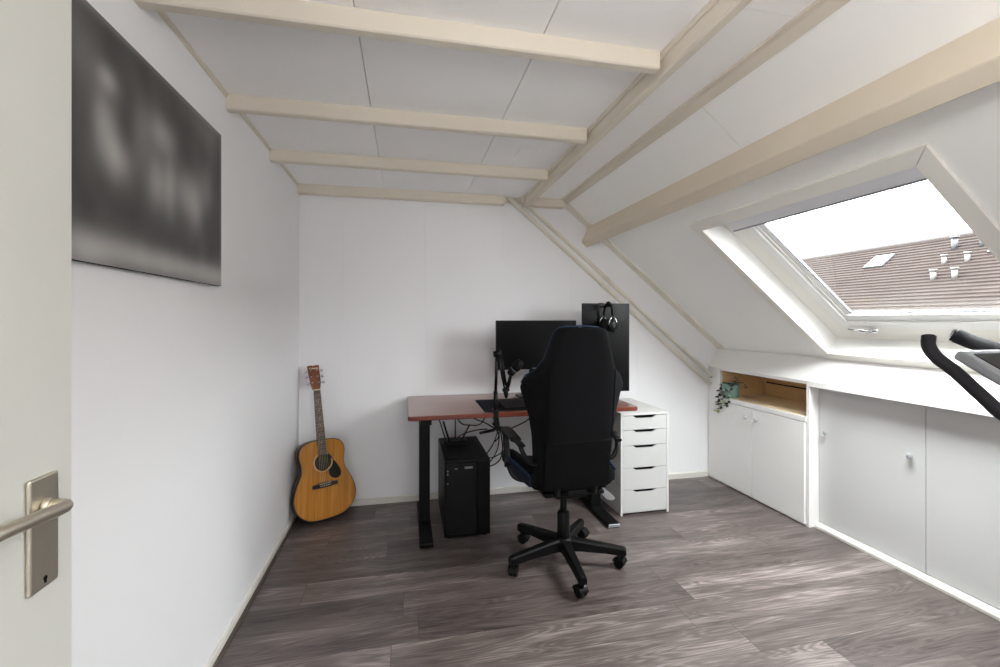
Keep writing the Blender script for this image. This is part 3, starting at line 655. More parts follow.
# cables under the desk
CG = 'black cables under the desk'
def cable(pts, r, label): tag(MB().tube(catmull(pts, 10), r, 8).build('cable', 'rubber'), label, 'cable', CG)
UZ = DZ-0.030
cable([(0.30, 2.87, UZ), (0.34, 2.80, 0.665), (0.40, 2.76, 0.655), (0.46, 2.74, 0.665), (0.50, 2.72, UZ)], 0.004, 'black cable sagging in the left loop below the desk edge')
cable([(0.36, 2.80, UZ), (0.42, 2.74, 0.70), (0.49, 2.70, 0.675), (0.545, 2.66, 0.64), (0.560, 2.66, 0.60), (0.545, 2.70, 0.56)], 0.004, 'black cable running from the desk underside to the hanging bundle')
cable([(0.58, 2.64, 0.63), (0.66, 2.66, 0.655), (0.74, 2.66, 0.69), (0.80, 2.68, UZ)], 0.004, 'black cable rising right from the bundle toward the chair')
cable([(0.560, 2.66, 0.650), (0.53, 2.70, 0.54), (0.48, 2.80, 0.43), (0.455, 3.00, 0.38), (0.46, 3.19, 0.36), (0.45, 3.183, 0.32)], 0.0035, 'leftmost black cable hanging from the bundle behind the tower')
cable([(0.565, 2.66, 0.650), (0.56, 2.69, 0.52), (0.53, 2.80, 0.40), (0.515, 3.0, 0.32), (0.505, 3.16, 0.26), (0.49, 3.182, 0.22)], 0.0035, 'middle black cable hanging from the bundle beside the tower')
cable([(0.570, 2.66, 0.650), (0.590, 2.69, 0.52), (0.585, 2.76, 0.42), (0.55, 2.90, 0.34), (0.53, 3.08, 0.30), (0.50, 3.20, 0.28), (0.47, 3.182, 0.27)], 0.004, 'thick black cable bulging right of the tower')
cable([(0.575, 2.66, 0.650), (0.610, 2.70, 0.54), (0.612, 2.80, 0.46), (0.57, 2.95, 0.38), (0.53, 3.10, 0.35), (0.49, 3.182, 0.33)], 0.0035, 'rightmost black cable in the hanging bundle')
cable([(0.355, 3.03, 0.515), (0.40, 2.95, 0.56), (0.46, 2.85, 0.60), (0.505, 2.76, 0.625)], 0.004, 'black cable from the router up to the power brick')
tag(MB().tube([(0.47, 2.80, 0.592), (0.535, 2.70, 0.632)], 0.011, 10, flat=(1.2, 0.9)).build('power_adapter', 'blackplastic'), 'small black power brick hanging among the cables', 'adapter')
tg = MB().tube([(0.545, 2.655, 0.648), (0.585, 2.660, 0.650)], 0.013, 12).tube([(0.566, 2.66, 0.650), (0.566, 2.70, 0.70), (0.566, 2.72, UZ)], 0.004, 8)
tag(tg.build('cable_tie', 'rubber'), 'black strap gathering the cables under the desk front', 'cable strap')

# ------------------------------------------------------------------ drawer unit
du = thing('drawer_unit', 'white five-drawer unit right of the desk', 'drawers', (1.59, 2.98, 0))
ux0, ux1, uy0, uy1, uz = 1.412, 1.770, 2.722, 3.262, 0.690
MB().box(ux0, ux0+0.014, uy0, uy1, 0.0, uz-0.016).box(ux1-0.014, ux1, uy0, uy1, 0.0, uz-0.016).box(ux0, ux1, uy0, uy1, uz-0.016, uz, 0.001, 1).box(ux0+0.014, ux1-0.014, uy1-0.01, uy1, 0.02, uz-0.016).box(ux0+0.014, ux1-0.014, uy0+0.01, uy1-0.01, 0.012, 0.022).build('carcass', 'drawerside', du)
zs = [0.672, 0.576, 0.470, 0.319, 0.169, 0.018]
xc = (ux0+ux1)/2
for zt, zb in zip(zs[:-1], zs[1:]):
    a, b = ux0+0.016, ux1-0.016
    t, q = zt-0.0015, zb+0.0015
    poly = [(a, q), (b, q), (b, t), (xc+0.088, t), (xc+0.060, t-0.018), (xc-0.060, t-0.018), (xc-0.088, t), (a, t)]
    d = MB().prism(poly, lambda p, r, y: (p, y, r), uy0+0.001, uy0+0.017).build('drawer', 'drawer', du)
    MB().box(a+0.006, b-0.006, uy0+0.045, uy1-0.03, zb+0.01, zt-0.028).build('drawer_box', 'dark', d)
MB().tube([(ux0-0.0005, uy0+0.06, 0.205), (ux0+0.0015, uy0+0.06, 0.205)], 0.005, 10).build('screw_cap', 'badge', du)

# ------------------------------------------------------------------ gaming chair
CX, CY = 0.838, 2.270
ch = thing('gaming_chair', 'black high-backed gaming chair with blue piping at the desk', 'chair', (CX, CY, 0))
def hump(z, prof):
    for (z0, a), (z1, b) in zip(prof[:-1], prof[1:]):
        if z0 <= z <= z1:
            t = (z-z0)/(z1-z0); t = t*t*(3-2*t)*0.5+t*0.5; return tuple(p+(q-p)*t for p, q in zip(a, b))
    return prof[-1][1] if z > prof[-1][0] else prof[0][1]
# (z, (half width at back, half width at front, thickness, y of the back face))
BP = [(0.462, (0.176, 0.200, 0.09, 2.085)), (0.58, (0.180, 0.212, 0.11, 2.066)), (0.72, (0.182, 0.222, 0.115, 2.045)), (0.83, (0.183, 0.240, 0.12, 2.030)), (0.92, (0.183, 0.268, 0.14, 2.018)), (0.985, (0.183, 0.288, 0.145, 2.010)),
      (1.035, (0.182, 0.268, 0.135, 2.004)), (1.075, (0.180, 0.212, 0.115, 1.998)), (1.13, (0.168, 0.176, 0.105, 1.992)), (1.20, (0.150, 0.156, 0.095, 1.985)), (1.25, (0.136, 0.142, 0.085, 1.980)), (1.275, (0.122, 0.128, 0.07, 1.980)), (1.286, (0.095, 0.10, 0.045, 1.987))]
def back_section(z):
    wb_, wf_, th, yb = hump(z, BP); pts = []
    ctrl = [(0, 0), (0.55*wb_, 0.0), (wb_-0.022, 0.003), (wb_-0.006, 0.012), (wb_+0.0, 0.028), (wb_+(wf_-wb_)*0.55, th*0.50), (wf_-0.002, th*0.80), (wf_-0.012, th*1.02), (wf_*0.84, th*1.06), (wf_*0.68, th*0.86), (wf_*0.4, th*0.78), (0, th*0.76)]
    r = [(x, y) for x, y in ctrl]; l = [(-x, y) for x, y in ctrl[1:-1]][::-1]
    return [(CX+x, yb+y, z) for x, y in r+l]
zl = [0.462, 0.464, 0.470, 0.485]+[0.50+0.018*k for k in range(43)]+[1.268, 1.276, 1.282, 1.286]
zl = sorted(set(round(z, 4) for z in zl if z <= 1.286))
bk = MB(); secs = [back_section(z) for z in zl]; n = len(secs[0])
vs = [p for s_ in secs for p in s_]
fs = [[i*n+k, i*n+(k+1) % n, (i+1)*n+(k+1) % n, (i+1)*n+k] for i in range(len(secs)-1) for k in range(n)]
fs += [list(range(n))[::-1], [(len(secs)-1)*n+k for k in range(n)]]
bk.raw(vs, fs, True); bko = bk.build('backrest', 'fabric', ch)
md = bko.modifiers.new('smooth', 'SUBSURF'); md.levels = 1; md.render_levels = 1
# seams and piping follow the section points
def edge_line(idx, z0, z1, off=(0, 0, 0)):
    out = []
    for s_ in secs:
        if z0 <= s_[0][2] <= z1: p = s_[idx]; out.append((p[0]+off[0], p[1]+off[1], p[2]))
    return out
for idx, sgn in ((3, 1), (n-3, -1)):
    MB().tube(edge_line(idx, 0.50, 1.08, (sgn*0.001, -0.001)), 0.0028, 6).build('back_seam', 'leather', ch)
pip = MB()
for idx, sgn in ((7, 1), (n-7, -1)):
    pip.tube(edge_line(idx, 0.99, 1.279, (sgn*0.0005, 0.002)), 0.0035, 8)
tp_ = secs[-2]; zt_ = 1.284
pip.tube([(CX-0.118, 2.045, 1.272), (CX-0.098, 2.042, 1.284), (CX, 2.030, 1.291), (CX+0.098, 2.042, 1.284), (CX+0.118, 2.045, 1.272)], 0.0045, 8)
pp = pip.build('piping', 'blue', ch); pp['label'] = 'blue piping along the backrest edge'
# lower rear panel
lp = MB()
def yb_at(z): return hump(z, BP)[3]
rows = [0.478, 0.50, 0.53, 0.58, 0.63, 0.68, 0.706, 0.714]
vs = []
for z in rows:
    w = 0.170 if z < 0.71 else 0.168
    for k in range(9):
        t = -1+2*k/8; vs.append((CX+w*t, yb_at(z)-0.006+0.004*abs(t)**6, z))
m_ = len(vs); vs += [(v[0], v[1]+0.016, v[2]) for v in vs]
fs = []
for i in range(len(rows)-1):
    for k in range(8):
        a = i*9+k; fs += [[a, a+1, a+10, a+9], [m_+a, m_+a+9, m_+a+10, m_+a+1]]
for i in range(len(rows)-1):
    for k in (0, 8): a = i*9+k; fs.append([a, a+9, m_+a+9, m_+a])
for k in range(8): fs += [[k, k+1, m_+k+1, m_+k], [(len(rows)-1)*9+k, (len(rows)-1)*9+k+1, m_+(len(rows)-1)*9+k+1, m_+(len(rows)-1)*9+k]]
lp.raw(vs, fs); lp.build('lower_panel', 'leather', ch)
MB().tube([(CX-0.178, yb_at(0.718)-0.001, 0.722), (CX-0.12, yb_at(0.716)-0.003, 0.714), (CX+0.12, yb_at(0.716)-0.003, 0.716), (CX+0.178, yb_at(0.718)-0.001, 0.726)], 0.004, 8).build('zip_seam', 'leather', ch)
MB().box(CX-0.045, CX+0.055, yb_at(0.46)-0.003, yb_at(0.46)+0.03, 0.440, 0.462, 0.003, 1).build('hinge_plate', 'rubber', ch)
# seat
def seat_sec(y):
    t = (y-2.06)/(2.60-2.06)
    w = 0.215+0.050*min(1, t*1.6); zb = 0.445-0.0*t; zt = 0.505+0.012*math.sin(PI*t)-0.03*max(0, t-0.85)/0.15
    bo = 0.050+0.02*t if t < 0.9 else 0.03
    prof = [(-w+0.03, zb), (-w-0.004, zb+0.035), (-w-0.006, zt+bo*0.5), (-w+0.018, zt+bo), (-w+0.060, zt+bo*0.75), (-w+0.105, zt), (0, zt-0.006)]
    return [(CX+x, y, z) for x, z in prof]+[(CX-x, y, z) for x, z in prof[:-1][::-1]]
ys_ = [2.125, 2.13, 2.145, 2.18, 2.24, 2.32, 2.40, 2.48, 2.54, 2.58, 2.60]
ss = [seat_sec(y) for y in ys_]; n2 = len(ss[0])
vs = [p for s_ in ss for p in s_]; fs = [[i*n2+k, i*n2+(k+1) % n2, (i+1)*n2+(k+1) % n2, (i+1)*n2+k] for i in range(len(ss)-1) for k in range(n2)]
fs += [list(range(n2))[::-1], [(len(ss)-1)*n2+k for k in range(n2)]]
st = MB().raw(vs, fs, True).build('seat', 'fabric', ch); md = st.modifiers.new('smooth', 'SUBSURF'); md.levels = 1; md.render_levels = 1
for idx in (2, n2-2):
    sgn = -1 if idx == 2 else 1
    sl_ = []; 
    vv = []
    for s_ in ss[1:-1]:
        for q in ((2 if idx == 2 else 10), (1 if idx == 2 else 11)):
            p = s_[q]; vv.append((p[0]+sgn*0.004, p[1], p[2]))
    k_ = len(vv); vv += [(p[0]-sgn*0.010, p[1], p[2]) for p in vv]
    ff = []
    for i in range(k_//2-1): a = i*2; ff += [[a, a+1, a+3, a+2], [k_+a, k_+a+2, k_+a+3, k_+a+1]]
    ff += [[0, 1, k_+1, k_], [k_-2, k_-1, 2*k_-1, 2*k_-2]]
    MB().raw(vv, ff).build('seat_side', 'navy', ch)['label'] = 'navy blue seat side'
    q = 2 if idx == 2 else 10
    MB().tube([(s_[q][0]+sgn*0.004, s_[q][1], s_[q][2]+0.004) for s_ in ss[1:-1]], 0.005, 8).build('seat_piping', 'blue', ch)['label'] = 'blue seat piping'
MB().box(CX-0.16, CX+0.16, 2.10, 2.50, 0.428, 0.446, 0.003, 1).build('seat_pan', 'black', ch)
MB().box(CX-0.085, CX+0.085, 2.14, 2.42, 0.398, 0.430, 0.008, 2).build('tilt_mechanism', 'black', ch)
for sx in (-0.10, 0.10): MB().tube(catmull([(CX+sx, 2.22, 0.436), (CX+sx, 2.11, 0.437), (CX+sx, 2.088, 0.455), (CX+sx, 2.082, 0.52)], 6), 0.012, 8, flat=(1.4, 0.6)).build('back_bracket', 'black', ch)
lv = MB().tube([(CX+0.08, 2.24, 0.418), (CX+0.20, 2.19, 0.412)], 0.006, 8).build('recline_lever', 'black', ch)
MB().prism([(0.200, 0.422), (0.226, 0.424), (0.274, 0.384), (0.282, 0.368), (0.262, 0.360), (0.236, 0.368), (0.208, 0.396)], lambda p, q, t: (CX+p-0.030, t, q), 2.165, 2.185).build('lever_paddle', 'pale', lv)['label'] = 'pale grey lever paddle'
# armrests
for sx in (-1, 1):
    ax_ = CX+(-0.284 if sx < 0 else 0.262)
    arm = MB().tube(catmull([(ax_-sx*0.012, 2.125, 0.690), (ax_, 2.20, 0.703), (ax_+sx*0.004, 2.32, 0.712), (ax_+sx*0.004, 2.41, 0.708), (ax_, 2.435, 0.692)], 6), [0.016]*6+[0.024]*17+[0.014]*2, 12, flat=(1.25, 0.62))
    ar = arm.build('armrest', 'blackplastic', ch)
    MB().tube(catmull([(ax_, 2.425, 0.695), (ax_, 2.432, 0.64), (ax_-sx*0.004, 2.40, 0.54), (ax_-sx*0.030, 2.36, 0.462), (ax_-sx*0.10, 2.34, 0.440), (ax_-sx*0.20, 2.33, 0.436)], 6), 0.013, 10, flat=(1.0, 1.4)).build('arm_post', 'blackplastic', ar)
    MB().tube(catmull([(ax_-sx*0.006, 2.15, 0.695), (ax_-sx*0.020, 2.125, 0.650), (ax_-sx*0.050, 2.115, 0.610), (ax_-sx*0.085, 2.115, 0.600)], 6), 0.012, 10).build('arm_link', 'blackplastic', ar)
    MB().tube([(ax_-sx*0.01, 2.385, 0.515), (ax_+sx*0.018, 2.385, 0.515)], 0.012, 10).build('arm_bolt', 'black', ar)
# gas lift, star base
MB().tube([(CX, CY, 0.20), (CX, CY, 0.40)], 0.0185, 16).build('gas_lift', 'black', ch)
MB().lathe([(0.030, 0.085), (0.034, 0.09), (0.034, 0.275), (0.030, 0.280), (0.019, 0.281)], lambda a, b, h: (CX+a, CY+b, h), 20).build('column_cover', 'blackplastic', ch)
MB().lathe([(0.036, 0.070), (0.050, 0.078), (0.052, 0.128), (0.044, 0.142), (0.034, 0.146)], lambda a, b, h: (CX+a, CY+b, h), 20).build('hub', 'black', ch)
for k in range(5):
    a = math.radians(194.5+72*k); d = Vector((math.cos(a), math.sin(a), 0)); sd = Vector((-d.y, d.x, 0))
    C0 = Vector((CX, CY, 0)); mbk = MB(); stn = []
    for t, w, zt, zb in ((0.040, 0.026, 0.140, 0.078), (0.10, 0.024, 0.134, 0.080), (0.22, 0.021, 0.121, 0.078), (0.318, 0.019, 0.110, 0.070), (0.330, 0.016, 0.106, 0.074)):
        c = C0+d*t
        stn.append([c-sd*w+Vector((0, 0, zb)), c+sd*w+Vector((0, 0, zb)), c+sd*w+Vector((0, 0, zt-0.008)), c+sd*(w-0.006)+Vector((0, 0, zt)), c-sd*(w-0.006)+Vector((0, 0, zt)), c-sd*w+Vector((0, 0, zt-0.008))])
    vs = [p for s_ in stn for p in s_]; fs = [[i*6+q, i*6+(q+1) % 6, (i+1)*6+(q+1) % 6, (i+1)*6+q] for i in range(4) for q in range(6)]+[[5, 4, 3, 2, 1, 0], [24+q for q in range(6)]]
    lgk = mbk.raw(vs, fs).build('leg', 'black', ch)
    # caster
    cp = C0+d*0.312; ca = a+[0.9, 0.35, -0.5, 1.3, 0.2][k]
    f = Vector((math.cos(ca), math.sin(ca), 0)); sdd = Vector((-f.y, f.x, 0)); wc = cp-f*0.016+Vector((0, 0, 0.0275))
    cs = MB().tube([cp+Vector((0, 0, 0.05)), cp+Vector((0, 0, 0.078))], 0.008, 10)
    cov = []
    for q in range(9):
        an = math.radians(15+150*q/8); cov.append(wc+f*0.0305*math.cos(an)+Vector((0, 0, 0.0305*math.sin(an))))
    cs.tube(cov, 0.011, 8, flat=(1.1, 0.35)) if False else None
    vs = []
    for q in range(9):
        an = math.radians(5+170*q/8)
        for rr in (0.029, 0.033):
            for w in (-0.024, 0.024): vs.append(wc+f*rr*math.cos(an)+Vector((0, 0, rr*math.sin(an)))+sdd*w)
    ff = []
    for q in range(8):
        b_ = q*4; c_ = b_+4
        ff += [[b_, b_+1, c_+1, c_], [b_+2, c_+2, c_+3, b_+3], [b_, c_, c_+2, b_+2], [b_+1, b_+3, c_+3, c_+1]]
    ff += [[0, 2, 3, 1], [32, 33, 35, 34]]
    cs.raw(vs, ff); cs.box(-0.004, 0.004, -0.004, 0.004, 0.0, 0.034, 0, 1, Matrix.Translation(wc-Vector((0, 0, 0.004))))
    cso = cs.build('caster', 'blackplastic', ch)
    for w in (-1, 1):
        p = wc+sdd*0.013*w
        MB().tube([p-sdd*0.010, p-sdd*0.008, p+sdd*0.008, p+sdd*0.010], [0.024, 0.0272, 0.0272, 0.024], 20).build('wheel', 'rubber', cso)

# ------------------------------------------------------------------ acoustic guitar leaning in the corner
def guitar():
    th = math.radians(27)
    nh = Vector((math.sin(th), -math.cos(th), 0))
    up = Vector((-0.115, 0.175, 0.98)).normalized()
    nf = (nh-up*nh.dot(up)).normalized(); rt = up.cross(nf)*1.0
    if rt.x < 0: rt = -rt
    O = Vector((-0.497, 3.035, 0.028))
    gt = thing('acoustic_guitar', 'amber acoustic guitar with black pickguard leaning in the left corner', 'guitar', (O.x, O.y, 0))
    def P(x, y, z): return O+rt*x+up*y+nf*z
    # half outline of the dreadnought body: (half width, height)
    ho = [(0.0, 0.0), (0.06, 0.002), (0.11, 0.012), (0.155, 0.040), (0.185, 0.082), (0.197, 0.130), (0.194, 0.175), (0.178, 0.225), (0.157, 0.268), (0.141, 0.302), (0.136, 0.330), (0.138, 0.360), (0.145, 0.395), (0.147, 0.425), (0.141, 0.455), (0.122, 0.480), (0.090, 0.496), (0.05, 0.503), (0.0, 0.505)]
    hs = [(v.x, v.y) for v in catmull([(a, b, 0) for a, b in ho], 4)]
    out = hs+[(-a, b) for a, b in hs[1:-1]][::-1]
    DB = 0.105
    def inset(poly, k): return [(x*(1-k/0.19), 0.24+(y-0.24)*(1-k/0.25)) for x, y in poly]
    # body shell: sides + back
    sh = MB(); sh.prism(out, lambda p, q, t: P(p, q, t), -DB, -0.003, True)
    sh.build('body', 'mahogany', gt)
    b1 = MB(); b1.prism(out, lambda p, q, t: P(p*1.006, 0.24+(q-0.24)*1.005, t), -0.006, -0.0005, True); b1.build('binding', 'ebony', gt)
    # top with round sound hole
    hc, hr = (0.0, 0.357), 0.050
    ins = inset(out, 0.004); N = len(ins); vs = []; fs = []
    hol = []
    for x, y in ins:
        a = math.atan2(y-hc[1], x-hc[0]); hol.append((hc[0]+hr*math.cos(a), hc[1]+hr*math.sin(a)))
    for z in (0.0, -0.003):
        vs += [P(x, y, z+0.002) for x, y in ins]+[P(x, y, z+0.002) for x, y in hol]
    for i in range(N):
        j = (i+1) % N
        fs += [[i, j, N+j, N+i], [2*N+i, 3*N+i, 3*N+j, 2*N+j], [i, 2*N+i, 2*N+j, j], [N+i, N+j, 3*N+j, 3*N+i]]
    MB().raw(vs, fs).build('top', 'spruce', gt)
    def ringm(r0, r1, z0, z1):
        vs = []; fs = []; K = 40
        for k in range(K):
            a = 2*PI*k/K
            for r in (r0, r1):
                for z in (z0, z1): vs.append(P(hc[0]+r*math.cos(a), hc[1]+r*math.sin(a), z))
        for k in range(K):
            b = k*4; c = ((k+1) % K)*4
            fs += [[b+1, c+1, c+3, b+3], [b, b+2, c+2, c], [b, c, c+1, b+1], [b+2, b+3, c+3, c+2]]
        return MB().raw(vs, fs)
    ringm(0.0535, 0.062, 0.0015, 0.0028).build('rosette', 'ring', gt)
    ringm(0.0485, 0.0530, 0.0010, 0.0026).build('sound_hole_rim', 'mahogany', gt)
    MB().lathe([(0.0, -0.0028), (0.051, -0.0027), (0.051, -0.0022)], lambda a, b, h: P(hc[0]+a, hc[1]+b, h), 30).build('sound_hole', 'ebony', gt)
    MB().box(-0.022, 0.022, -0.012, 0.012, 0, 0.0004, 0, 1, Matrix(((rt.x, up.x, nf.x, P(-0.006, 0.347, -0.0020).x), (rt.y, up.y, nf.y, P(-0.006, 0.347, -0.0020).y), (rt.z, up.z, nf.z, P(-0.006, 0.347, -0.0020).z), (0, 0, 0, 1)))).build('inner_label', 'cream', gt)
    # pickguard, teardrop right of the hole
    pg = [(v.x, v.y) for v in catmull([(0.030, 0.395, 0), (0.052, 0.376, 0), (0.082, 0.340, 0), (0.106, 0.290, 0), (0.108, 0.262, 0), (0.094, 0.243, 0), (0.070, 0.240, 0), (0.045, 0.254, 0), (0.030, 0.276, 0)], 6)]
    arc = [(0.0625*math.cos(a), hc[1]+0.0625*math.sin(a)) for a in [math.radians(-62+ (118)*k/12) for k in range(13)]]
    MB().prism(pg+arc, lambda p, q, t: P(p, q, t), 0.002, 0.0038).build('pickguard', 'pickguard', gt)
    # bridge
    MB().prism([(-0.082, 0.202), (-0.080, 0.224), (-0.045, 0.228), (-0.03, 0.232), (0.03, 0.232), (0.045, 0.228), (0.080, 0.224), (0.082, 0.202), (0.03, 0.198), (-0.03, 0.198)], lambda p, q, t: P(p, q, t), 0.002, 0.011).build('bridge', 'ebony', gt)
    MB().prism([(-0.038, 0.221), (-0.038, 0.224), (0.038, 0.226), (0.038, 0.223)], lambda p, q, t: P(p, q, t), 0.010, 0.014).build('saddle', 'cream', gt)
    for k in range(6): MB().lathe([(0.003, 0.010), (0.0032, 0.014), (0.001, 0.016)], lambda a, b, h: P(-0.029+0.0116*k+a, 0.210+b, h), 8).build('bridge_pin', 'cream', gt)
    # neck
    nk = MB(); vs = []
    for y, w, dp in ((0.46, 0.030, 0.050), (0.500, 0.029, 0.045), (0.525, 0.028, 0.026), (0.60, 0.0268, 0.024), (0.70, 0.0250, 0.022), (0.80, 0.0226, 0.020), (0.835, 0.0218, 0.020)):
        for x, z in ((-1, 0.004), (-0.95, -0.3), (-0.6, -0.8), (0, -1.0), (0.6, -0.8), (0.95, -0.3), (1, 0.004)):
            vs.append(P(x*w, y, 0.003 if abs(z) < 0.1 else 0.003+z*dp))
    fs = [[i*7+k, i*7+(k+1) % 7, (i+1)*7+(k+1) % 7, (i+1)*7+k] for i in range(6) for k in range(7)]+[[6, 5, 4, 3, 2, 1, 0], [42+k for k in range(7)]]
    nk.raw(vs, fs, False).build('neck', 'mahogany', gt)
    fb = MB().prism([(-0.0285, 0.404), (0.0285, 0.404), (0.0218, 0.835), (-0.0218, 0.835)], lambda p, q, t: P(p, q, t), 0.003, 0.009).build('fretboard', 'rosewood', gt)
    sc_ = 0.612; yn = 0.835
    for k in range(1, 21):
        y = yn-sc_*(1-2**(-k/12)); w = 0.0218+(0.0285-0.0218)*(yn-y)/0.431
        if y < 0.41: break
        MB().prism([(-w, y-0.0009), (w, y-0.0009), (w, y+0.0009), (-w, y+0.0009)], lambda p, q, t: P(p, q, t), 0.0088, 0.0101).build('fret', 'fret', fb)
    for k in (3, 5, 7, 9, 12, 15):
        y = yn-sc_*(1-2**(-(k-0.5)/12))
        for x in ((-0.008, 0.008) if k == 12 else (0,)): MB().lathe([(0.0028, 0.0088), (0.0028, 0.0093)], lambda a, b, h: P(x+a, y+b, h), 10).build('inlay_dot', 'cream', fb)
    MB().prism([(-0.0222, 0.833), (0.0222, 0.833), (0.0222, 0.840), (-0.0222, 0.840)], lambda p, q, t: P(p, q, t), 0.003, 0.0115).build('nut', 'cream', gt)
    # headstock, tipped back
    ht = math.radians(12)
    def H(x, y, z): return P(x, 0.838+y*math.cos(ht)+z*math.sin(ht), 0.004-y*math.sin(ht)+z*math.cos(ht))
    hd_ = MB().prism([(-0.0222, 0.0), (0.0222, 0.0), (0.030, 0.030), (0.0335, 0.050), (0.0375, 0.165), (0.0385, 0.172), (0.014, 0.174), (0.0, 0.170), (-0.014, 0.174), (-0.0385, 0.172), (-0.0375, 0.165), (-0.0335, 0.050), (-0.030, 0.030)], lambda p, q, t: H(p, q, t), -0.014, 0.0).build('headstock', 'headwood', gt)
    for sx in (-1, 1):
        for k, y in enumerate((0.050, 0.093, 0.136)):
            x = sx*0.019
            MB().lathe([(0.008, 0.0), (0.0085, 0.002), (0.003, 0.0035), (0.003, 0.012), (0.0035, 0.013), (0.001, 0.014)], lambda a, b, h: H(x+a, y+b, h), 12).build('tuner_post', 'fret', hd_)
            tk = MB().tube([H(sx*0.034, y, -0.010), H(sx*0.047, y, -0.010)], 0.0025, 8)
            tk.tube([H(sx*0.046, y, -0.010), H(sx*0.050, y, -0.010), H(sx*0.058, y, -0.010), H(sx*0.061, y, -0.010)], [0.004, 0.0095, 0.0095, 0.004], 12).build('tuner_button', 'steel', hd_)
    # headstock lettering
    cu_ = bpy.data.curves.new('lettering', 'FONT'); cu_.body = 'YAMAHA'; cu_.size = 0.0155; cu_.align_x = 'CENTER'; cu_.extrude = 0.0003; cu_.offset = 0.0003
    tmp = bpy.data.objects.new('tmp', cu_); COL.objects.link(tmp)
    dg = bpy.context.evaluated_depsgraph_get(); dg.update()
    me = bpy.data.meshes.new_from_object(tmp.evaluated_get(dg)); bpy.data.objects.remove(tmp)
    off = gt.location
    for v in me.vertices: v.co = H(v.co.x, 0.146+v.co.y, 0.0006+v.co.z)-off
    me.materials.clear(); me.materials.append(M['cream'])
    lt = bpy.data.objects.new('lettering', me); COL.objects.link(lt); lt.parent = hd_; lt.location = (0, 0, 0)
    # strings
    for k in range(6):
        t = -1+2*k/5
        MB().tube([P(t*0.029, 0.212, 0.0125), P(t*0.029, 0.224, 0.0150), P(t*0.0175, 0.837, 0.0125)], 0.0006 if k > 2 else 0.0008, 5).build('string', 'string', gt)
    MB().lathe([(0.009, 0.0), (0.010, 0.003), (0.005, 0.006), (0.008, 0.012), (0.002, 0.014)], lambda a, b, h: P(a, -h, -0.05+b), 12).build('end_pin', 'ebony', gt)
guitar()

# ------------------------------------------------------------------ exercise bike (only its handlebars reach into the picture)
bx = 1.62
ek = thing('exercise_bike', 'exercise bike with black foam handlebars at the right edge', 'exercise bike', (bx, 0.40, 0))
MB().tube([(bx-0.27, 0.66, 0.03), (bx+0.27, 0.66, 0.03)], 0.03, 14).build('front_stabilizer', 'black', ek)
MB().tube([(bx-0.24, -0.04, 0.03), (bx+0.24, -0.04, 0.03)], 0.03, 14).build('rear_stabilizer', 'black', ek)
MB().tube(catmull([(bx, -0.04, 0.05), (bx, 0.12, 0.22), (bx, 0.35, 0.32), (bx, 0.55, 0.22), (bx, 0.66, 0.05)], 8), 0.032, 14).build('main_frame', 'black', ek)
MB().tube([(bx-0.045, 0.44, 0.34), (bx+0.045, 0.44, 0.34)], 0.19, 36).build('flywheel_housing', 'blackplastic', ek)
MB().tube(catmull([(bx, 0.44, 0.45), (bx, 0.47, 0.75), (bx, 0.53, 1.00), (bx, 0.57, 1.09)], 8), 0.026, 14).build('steering_column', 'black', ek)
MB().tube([(bx, 0.22, 0.30), (bx, 0.10, 0.72)], 0.022, 14).build('seat_post', 'steel', ek)
MB().ell((bx, 0.09, 0.76), (0.10, 0.13, 0.045)).build('saddle', 'rubber', ek)
for sx in (-1, 1):
    MB().tube([(bx+sx*0.05, 0.42, 0.28), (bx+sx*0.085, 0.42, 0.28), (bx+sx*0.085, 0.42+sx*0.14, 0.24)], 0.012, 10).build('crank', 'black', ek)
    MB().box(bx+sx*0.135-0.045, bx+sx*0.135+0.045, 0.42+sx*0.14-0.04, 0.42+sx*0.14+0.04, 0.225, 0.25, 0.006, 2).build('pedal', 'rubber', ek)
MB().tube(catmull([(1.402, 0.755, 1.077), (1.455, 0.64, 1.06), (bx, 0.585, 1.07), (1.765, 0.63, 1.06), (1.790, 0.75, 1.09)], 8), 0.014, 12).build('handlebar', 'black', ek)
gr1 = catmull([(1.406, 0.937, 1.276), (1.400, 0.933, 1.249), (1.402, 0.917, 1.220), (1.413, 0.884, 1.186), (1.415, 0.848, 1.149), (1.415, 0.812, 1.113), (1.413, 0.792, 1.095), (1.400, 0.750, 1.076)], 8)
MB().tube(gr1, [0.0158]*len(gr1), 16).build('grip', 'grip', ek)
MB().tube([(1.406, 0.937, 1.2755), (1.4066, 0.9374, 1.2785)], 0.0130, 16).build('grip_cap', 'rubber', ek)
gr2 = catmull([(1.819, 1.145, 1.271), (1.825, 1.134, 1.266), (1.824, 1.093, 1.248), (1.803, 1.007, 1.218), (1.792, 0.92, 1.17), (1.790, 0.80, 1.11), (1.790, 0.735, 1.085)], 8)
MB().tube(gr2, [0.021]*8+[0.024]*(len(gr2)-8), 16).build('grip', 'grip', ek)
cn = MB(); R = Matrix.Translation(Vector((1.672, 0.930, 1.180))) @ Matrix.Rotation(math.radians(33), 4, 'X')
cn.box(-0.085, 0.085, -0.075, 0.075, -0.016, 0.016, 0.010, 3, R); con = cn.build('console', 'silver', ek)
MB().box(-0.060, 0.060, -0.045, 0.050, 0.0155, 0.0175, 0.002, 1, R).build('display', 'screen', con)
MB().tube(catmull([(bx, 0.57, 1.08), (bx, 0.70, 1.12), (bx+0.03, 0.90, 1.155)], 6), 0.018, 12).build('console_stem', 'blackplastic', ek)

